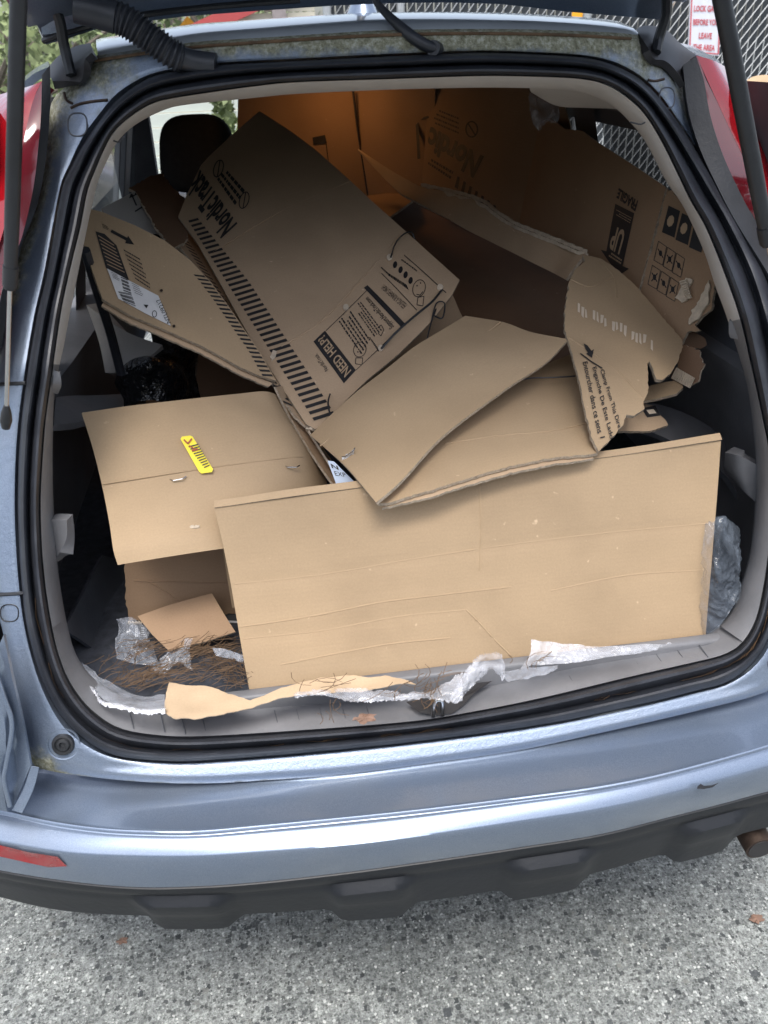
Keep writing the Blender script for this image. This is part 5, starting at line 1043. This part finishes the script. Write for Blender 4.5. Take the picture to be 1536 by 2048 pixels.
# pine needles
def needles(name, spots, label, parent=None, r_=.0005):
    vs = []; fs = []
    rnd = random.Random(len(spots))
    for (u, v, z, n_, su, sv, ang) in spots:
        for _ in range(n_):
            p = pz(u+rnd.gauss(0, su), v+rnd.gauss(0, sv), z); a = ang+rnd.gauss(0, .5); L_ = rnd.uniform(.02, .06); cv = rnd.uniform(-1.2, 1.2)
            h0 = rnd.uniform(0, .008); sl = rnd.uniform(-.1, .12); pts = []
            for k_ in range(5):
                t = k_/4-.5; aa = a+cv*t; pts.append(p+np.array([math.cos(aa)*L_*t, math.sin(aa)*L_*t, h0+sl*L_*(t+.5)*.5+.002]))
            b0 = len(vs)
            for q in pts:
                for d in ((0, 0, r_), (r_*.9, -r_*.5, -r_*.5), (-r_*.9, r_*.5, -r_*.5)): vs.append(q+np.array(d))
            for k_ in range(4):
                for j in range(3): a_ = b0+k_*3+j; b2_ = b0+k_*3+(j+1) % 3; fs.append((a_, b2_, b2_+3, a_+3))
    o = mk(name, vs, fs, M['gunk'], parent, False); return setp(o, label, 'pine needles' if parent is None else None, None, 'stuff')
needles('pine_needles', [(270, 1362, .758, 55, 30, 9, .3), (330, 1350, .765, 42, 24, 9, .4), (440, 1325, .77, 75, 26, 15, -.5), (470, 1345, .765, 45, 14, 16, -.9), (300, 1300, .765, 40, 20, 12, .2), (230, 1310, .755, 14, 26, 24, 1.2), (410, 1300, .78, 70, 30, 10, .3), (390, 1352, .78, 22, 40, 8, .2)], 'heap of brown pine needles in the left corner of the cargo bay')
needles('pine_needles', [(855, 1370, .788, 10, 14, 12, 1.3), (880, 1345, .80, 5, 18, 12, 1.0), (868, 1398, .765, 16, 10, 5, .9), (790, 1390, .79, 6, 40, 5, .5), (640, 1372, .80, 8, 40, 6, .3), (670, 1420, .788, 5, 12, 22, 1.5), (1060, 1330, .79, 6, 30, 5, .6)], 'scattered brown pine needles around the latch in the middle of the sill')
# needles caught in the seal groove
groove = []; rnd = random.Random(9); vs = []; fs = []
for _ in range(26):
    if rnd.random() < .35: i = IDX(rnd.uniform(20, 40))
    else: i = IDX(rnd.uniform(48, 150))
    k0 = i; t = rnd.uniform(.46, .54); ln_ = rnd.randint(2, 5); pts = []
    for k_ in range(4):
        j = (k0+int(k_*ln_/3)) % NA; rr_ = rC[j]+(rB[j]-rC[j])*(t+.05*math.sin(k_*2+k0)); pts.append(ps(CX+ca[j]*rr_, CY+sa[j]*rr_, -.004+rnd.uniform(-.003, 0)))
    b0 = len(vs); r_ = .0004
    for q in pts:
        for d in ((0, -r_, r_), (r_, 0, -r_), (-r_, r_, 0)): vs.append(q+np.array(d))
    for k_ in range(3):
        for j in range(3): a_ = b0+k_*3+j; b2_ = b0+k_*3+(j+1) % 3; fs.append((a_, b2_, b2_+3, a_+3))
setp(mk('pine_needles', vs, fs, M['gunk'], None, False), 'dry pine needles caught in the groove of the black door seal', 'pine needles', None, 'stuff')
def leaf(c, z, s, label, name='dry_leaf'):
    rnd = random.Random(int(c[0])); p = pz(c[0], c[1], z); vs = [p+np.array([0, 0, .006])]
    for k_ in range(18):
        a = k_/18*2*math.pi; r_ = s*(.7+.45*abs(math.sin(a*2.5))+rnd.uniform(-.15, .15)); vs.append(p+np.array([math.cos(a)*r_*1.3, math.sin(a)*r_*.8, rnd.uniform(0, .005)+.002]))
    k = len(vs); top = [(0, i, i % 18+1) for i in range(1, 19)]; low = [v-np.array([0, 0, .0006]) for v in vs]
    return setp(mk(name, vs+low, top+[tuple(i+k for i in f[::-1]) for f in top], M['leaf'], None, False), label, 'leaf')
leaf((731, 1441), .762, .012, 'curled reddish dry leaf on the middle of the sill')
leaf((560, 92), 1.607, .008, 'small orange leaf caught in the gutter below the roof edge')
leaf((1514, 1840), .002, .012, 'small tan leaf on the concrete at the lower right')
leaf((245, 1885), .002, .009, 'tiny orange leaf fragment on the concrete at the lower left')

# ================================================================== BACKGROUND
M['fol'] = simple('foliage', (.12, .16, .07), .7, var=.5, vs=3, bst=0)
M['fol2'] = simple('bright_foliage', (.20, .25, .11), .7, var=.45, vs=3, bst=0)
M['added_woods'] = simple('light_block_foliage', (.085, .085, .055), .8, var=.5, vs=2, bst=0)
M['bark'] = simple('bark', (.13, .11, .09), .9, var=.4, vs=12, bst=.6)
M['siding'] = simple('cream_siding', (.62, .58, .47), .7, var=.05, vs=2, bst=0)
M['siding_w'] = simple('pale_siding', (.66, .72, .66), .7, var=.05, vs=2, bst=0)
M['redtrim'] = simple('red_trim', (.38, .06, .06), .6, var=.1, vs=3, bst=0)
M['galv'] = simple('galvanised_wire', (.45, .47, .48), .4, .6, .1, bst=0)
M['slat'] = simple('dark_fence_slat', (.022, .027, .032), .6, var=.2, vs=6, bst=0)
M['signw'] = simple('sign_white', (.62, .64, .70), .5, var=.05, bst=0)
M['signr'] = simple('sign_red', (.50, .09, .11), .5, bst=0)
M['signy'] = simple('sign_yellow', (.80, .36, .02), .5, bst=0)
def tree(x, y, h, cr, mat, label, seed, trunk=.16, n_=1400, ls=.22):
    rnd = random.Random(seed); t_ = thing('tree', (x, y, 0), label, 'tree')
    pts = [(x, y, 0), (x+rnd.uniform(-.2, .2), y, h*.4), (x+rnd.uniform(-.4, .4), y, h*.85)]
    tube('trunk', pts, [trunk, trunk*.7, trunk*.2], M['bark'], t_, 10)
    cl = []
    for k_ in range(11):
        a = rnd.uniform(0, 6.28); hh = rnd.uniform(.12, 1)*h; R_ = cr*rnd.uniform(.2, .95)*(1.1-.5*abs(hh/h-.5)); c = (x+math.cos(a)*R_, y+math.sin(a)*R_, hh); cl.append((c, rnd.uniform(.25, .5)*cr))
        if k_ < 7: tube('limb', [(pts[1][0], y, hh*.55), ((x+c[0])/2, (y+c[1])/2, hh*.85), c], [trunk*.35, trunk*.2, trunk*.06], M['bark'], t_, 6)
    vs = []; fs = []
    for _ in range(n_):
        c, r_ = rnd.choice(cl); d = np.array([rnd.gauss(0, 1) for _ in range(3)]); d = d/np.linalg.norm(d)*r_*rnd.random()**.4
        p = np.array(c)+d; a1 = np.array([rnd.gauss(0, 1) for _ in range(3)]); a1 /= np.linalg.norm(a1); a2 = np.cross(a1, [rnd.gauss(0, 1) for _ in range(3)]); a2 /= np.linalg.norm(a2); s = ls*rnd.uniform(.5, 1)
        b0 = len(vs); vs += [p-a1*s*.5, p+a2*s*.25, p+a1*s*.5, p-a2*s*.25]; fs.append((b0, b0+1, b0+2, b0+3))
    o = mk('crown', vs, fs, mat, t_, False)
def bgx(u, y, v=60): return float(py(u, v, y)[0])
tree(bgx(-20, 13), 13, 4.2, 2.2, M['fol2'], 'bright green leafy tree at the far left beyond the strut', 1)
tree(bgx(15, 17), 17, 4.8, 2.6, M['fol2'], 'taller pale tree behind the leftmost tree', 2)
tree(bgx(130, 20), 20, 5, 3.0, M['fol2'], 'leafy tree seen between the left strut and the hatch corner', 3)
tree(bgx(250, 26), 26, 5.2, 3.4, M['fol'], 'dark leafy tree behind the left corner of the roof', 4, .25)
tree(bgx(330, 22), 22, 4.4, 2.8, M['fol2'], 'green tree left of the yellow diamond sign', 5, .2)
tree(bgx(420, 16), 16, 3.4, 1.6, M['fol'], 'dark green tree between the yellow sign and the red roof trim', 6)
tree(bgx(60, 34), 34, 6, 5, M['fol'], 'large distant tree behind all others at left', 7, .3, 2600, .4)
tree(bgx(360, 38), 38, 6.5, 6, M['fol'], 'large distant tree behind the diamond sign', 8, .3, 2600, .4)
tree(bgx(-120, 24), 24, 5, 4, M['fol2'], 'wide tree at the left edge of the lot', 9, .3, 2200, .35)
rnd = random.Random(99); vs = []; fs = []  # out-of-view leaf mass added to cut horizon light entering the cargo bay
for k_ in range(60):
    cx_ = rnd.uniform(-16, 16); cy_ = -rnd.uniform(9.5, 13); ch = rnd.uniform(.3, 3.6)
    for _ in range(70):
        d = np.array([rnd.gauss(0, 1) for _ in range(3)]); d = d/np.linalg.norm(d)*rnd.uniform(.4, 1.7); p = np.array([cx_, cy_, ch])+d
        a1 = np.array([rnd.gauss(0, 1) for _ in range(3)]); a1 /= np.linalg.norm(a1); a2 = np.cross(a1, [rnd.gauss(0, 1) for _ in range(3)]); a2 /= np.linalg.norm(a2); b0 = len(vs); q_ = .45
        vs += [p-a1*q_, p+a2*q_*.6, p+a1*q_, p-a2*q_*.6]; fs.append((b0, b0+1, b0+2, b0+3))
setp(mk('light_block_trees', vs, fs, M['added_woods'], None, False), 'unseen mass of foliage added behind the camera to dim the cargo bay', 'added_woods', None, 'stuff')
# diamond warning sign
ts_ = thing('road_sign', (bgx(378, 12), 12, 0), 'yellow diamond warning sign on a post above the roof edge', 'road sign')
c = py(378, 62, 12); s = .17
mk('sign_panel', [(c[0], 12, c[2]+s), (c[0]+s, 12, c[2]), (c[0], 12, c[2]-s), (c[0]-s, 12, c[2])]+[(c[0], 12.02, c[2]+s), (c[0]+s, 12.02, c[2]), (c[0], 12.02, c[2]-s), (c[0]-s, 12.02, c[2])], [(3, 2, 1, 0), (4, 5, 6, 7), (0, 1, 5, 4), (1, 2, 6, 5), (2, 3, 7, 6), (3, 0, 4, 7)], M['signy'], ts_, False)
tube('post', [(c[0], 12.05, 0), (c[0], 12.05, c[2]+.1)], .03, M['galv'], ts_)
# shed with cream siding and a red rake board
HY = 10.
xa, xb = bgx(250, HY), bgx(632, HY); p1 = py(434, 56, HY); p2 = py(520, 16, HY)
sl = (p2[2]-p1[2])/(p2[0]-p1[0])
th_ = thing('shed', (xa, HY, 0), 'cream clapboard shed with a red sloping roof trim beyond the car', 'shed')
ztop = lambda x: p1[2]+(x-p1[0])*sl
z = 0.; bh = .115
while z < 2.9:
    # each board runs from the rake to the right corner
    x0 = max(xa, p1[0]+(z+bh*.5-p1[2])/sl)
    if x0 < xb-.05: box('siding_board', (x0, HY, z), (xb, HY+.02, z+bh-.008), M['siding'], th_, 0, Matrix.Rotation(.10, 4, 'X'))
    z += bh
x0 = xa-.1; mk('rake_board', [(x, HY-dy, ztop(x)+dz) for x in (x0, xb+.1) for dy, dz in ((.10, -.02), (.10, .14), (-.05, .14), (-.05, -.02))], [(0, 1, 5, 4), (1, 2, 6, 5), (2, 3, 7, 6), (3, 0, 4, 7), (0, 3, 2, 1), (4, 5, 6, 7)], M['redtrim'], th_, False)
box('corner_post', (bgx(547, HY-.05), HY-.09, 0), (bgx(574, HY-.05), HY-.03, 3.0), simple('weathered_post', (.25, .22, .22)), th_)
box('sheathing', (xa+.05, HY+.05, 0), (xb, HY+.1, 1.0), M['siding'], th_)
box('roof_slab', (xa-.4, HY+.15, 2.8), (xb+.3, HY+2, 2.9), M['redtrim'], th_)
tk = thing('utility_shed', (bgx(390, 7.5), 7.5, 0), 'low pale clapboard wall seen through the windscreen', 'wall')
z = .0
while z < 1.5:
    box('siding_board', (bgx(285, 7.5, 250), 7.5, z), (bgx(500, 7.5, 250), 7.52, z+.105), M['siding_w'], tk, 0, Matrix.Rotation(.10, 4, 'X')); z += .115
tsb = thing('shrub', (bgx(450, 6.8), 6.8, 0), 'bright green shrub before the pale wall, seen through the windscreen', 'shrub')
rnd = random.Random(4); vs = []; fs = []
for _ in range(500):
    hh = rnd.uniform(.4, 1.36); w_ = .22*(1.5-hh); p = np.array([bgx(444, 6.8, 240)+rnd.gauss(0, w_*.7)+.10*(1.3-hh), 6.8+rnd.gauss(0, w_), hh]); a1 = np.array([rnd.gauss(0, 1) for _ in range(3)]); a1 /= np.linalg.norm(a1); a2 = np.cross(a1, [rnd.gauss(0, 1) for _ in range(3)]); a2 /= np.linalg.norm(a2)
    b0 = len(vs); vs += [p-a1*.05, p+a2*.025, p+a1*.05, p-a2*.025]; fs.append((b0, b0+1, b0+2, b0+3))
mk('leaves', vs, fs, M['fol2'], tsb, False)
# chain link fence with slats
FY = 6.; fx0, fx1 = bgx(655, FY), bgx(1720, FY)+.3; FH = 2.5
tf = thing('chain_link_fence', ((fx0+fx1)/2, FY, 0), 'chain link fence with dark vertical privacy slats beyond the car', 'fence')
vs = []; fs = []; d = .064; rr = .0032
def wire(a, b_, y0):
    b0 = len(vs); dn = np.array(b_)-np.array(a); dn = dn/np.linalg.norm(dn); nn = np.array([-dn[1], dn[0]])
    for q, yy in ((a, y0), (b_, y0)):
        vs.extend([(q[0]+nn[0]*rr, yy, q[1]+nn[1]*rr), (q[0], yy-rr, q[1]), (q[0]-nn[0]*rr, yy, q[1]-nn[1]*rr), (q[0], yy+rr, q[1])])
    for j in range(4): fs.append((b0+j, b0+(j+1) % 4, b0+4+(j+1) % 4, b0+4+j))
H0 = .05; asp = 1.25
n_ = int((fx1-fx0)/d)
for sgn in (1, -1):
    k_ = -int(FH/asp/d)-1
    while k_ < n_+int(FH/asp/d)+1:
        xs0 = fx0+k_*d
        # line x = xs0 + sgn*(z-H0)/asp
        za, zb = H0, FH; xa_, xb_ = xs0, xs0+sgn*(FH-H0)/asp
        lo_, hi_ = 0., 1.
        for lim, sg in ((fx0, 1), (fx1, -1)):
            va, vb = (xa_-lim)*sg, (xb_-lim)*sg
            if va < 0 and vb < 0: lo_ = 2
            elif va < 0: lo_ = max(lo_, va/(va-vb))
            elif vb < 0: hi_ = min(hi_, va/(va-vb))
        if lo_ < hi_: wire((xa_+(xb_-xa_)*lo_, za+(zb-za)*lo_), (xa_+(xb_-xa_)*hi_, za+(zb-za)*hi_), FY-.012*sgn)
        k_ += 1
o = mk('wire_mesh', vs, fs, M['galv'], tf, False); o['kind'] = 'stuff'
me = None; x = fx0+.03; rnd = random.Random(3)
while x < fx1:
    if me is None: o = box('slat', (-.027, -.003, .06), (.027, .003, FH-.02), M['slat'], tf); me = o.data; base = o; bz0 = None
    if x > fx0+.03:
        o = bpy.data.objects.new('slat', me); COL.objects.link(o); o.parent = tf; o.matrix_parent_inverse = parent_inv(tf)
    o.location = (x, FY, 0)
    x += .064
box_x = []
for u in (655, 800, 1165, 1400, 1560): tube('fence_post', [(bgx(u, FY), FY-.04, 0), (bgx(u, FY), FY-.04, FH+.05)], .03 if u != 1165 else .045, M['galv'], tf, 12)
for v_ in (FH,): tube('top_rail', [(fx0, FY-.02, v_), (fx1, FY-.02, v_)], .02, M['galv'], tf, 10)
# right of the lot: another fence run closer, and the gate sign
tsn = thing('gate_sign', tuple(py(1410, 60, 5.5)), 'white sign with red lettering about locking the gate, wired to the fence', 'sign')
SS = Surf([(1380, 60, 5.6), (1440, 62, 5.6), (1382, 0, 5.6)], 0, 1, 1)
A_, B_, C_, D_ = (1382, -40), (1446, -38), (1438, 112), (1376, 106)
sheet('sign_panel', SS, [A_, B_, C_, D_], tsn, 'signw', .01, 0, edge='signw')
blk(SS, [stroke((1384.5, -36), (1379, 103), 2.5), stroke((1379, 103), (1436, 108), 2.5), stroke((1443, -36), (1436, 108), 2.5)], tsn, 'signr', .004, step=0)
for s_, q in (('NOTICE', [(1389, -26), (1438, -25), (1437, -10), (1388, -11)]), ('LOCK GATE', [(1388, 11), (1438, 11), (1437, 24), (1387, 23)]), ('BEFORE YOU', [(1386, 38), (1437, 39), (1436, 51), (1386, 50)]), ('LEAVE', [(1398, 65), (1424, 66), (1423, 78), (1397, 77)]), ('THE AREA', [(1386, 88), (1430, 90), (1429, 102), (1386, 100)])):
    if s_ != 'NOTICE': text_on(SS, s_, q, tsn, 'signr', .004, .03)
# small yellow tag on the fence post
setp(box('fence_tag', tuple(py(1152, 30, FY-.09)-np.array([.03, 0, .03])), tuple(py(1152, 30, FY-.09)+np.array([.05, .004, .03])), M['signy'], None), 'small orange tag on the fence post above the roof', 'tag')
# cardboard stack at the right, beyond the tail light
tq = card_box('cardboard_bale', tuple(py(1530, 220, 2.6)), 'pale flattened cardboard standing on the ground beyond the right tail light')
patch('outer_sheet', [[(1478, 190, 2.5), (1500, 158, 2.55), (1560, 150, 2.6), (1680, 150, 2.6)], [(1490, 240, 2.4), (1520, 235, 2.4), (1580, 235, 2.4), (1700, 235, 2.4)], [(1500, 420, 2.2), (1540, 420, 2.2), (1600, 420, 2.2), (1720, 420, 2.2)]], tq, 'card_white' if False else 'card', .02, 20, 14, warp=.02, seed=3, freq=3)
patch('inner_sheet', [[(1500, 215, 2.3), (1525, 205, 2.3), (1600, 190, 2.35)], [(1510, 400, 2.15), (1550, 400, 2.15), (1620, 400, 2.2)]], tq, 'card_white', .02, 12, 8, warp=.02, seed=5, freq=3)
print('objects', len(bpy.data.objects))
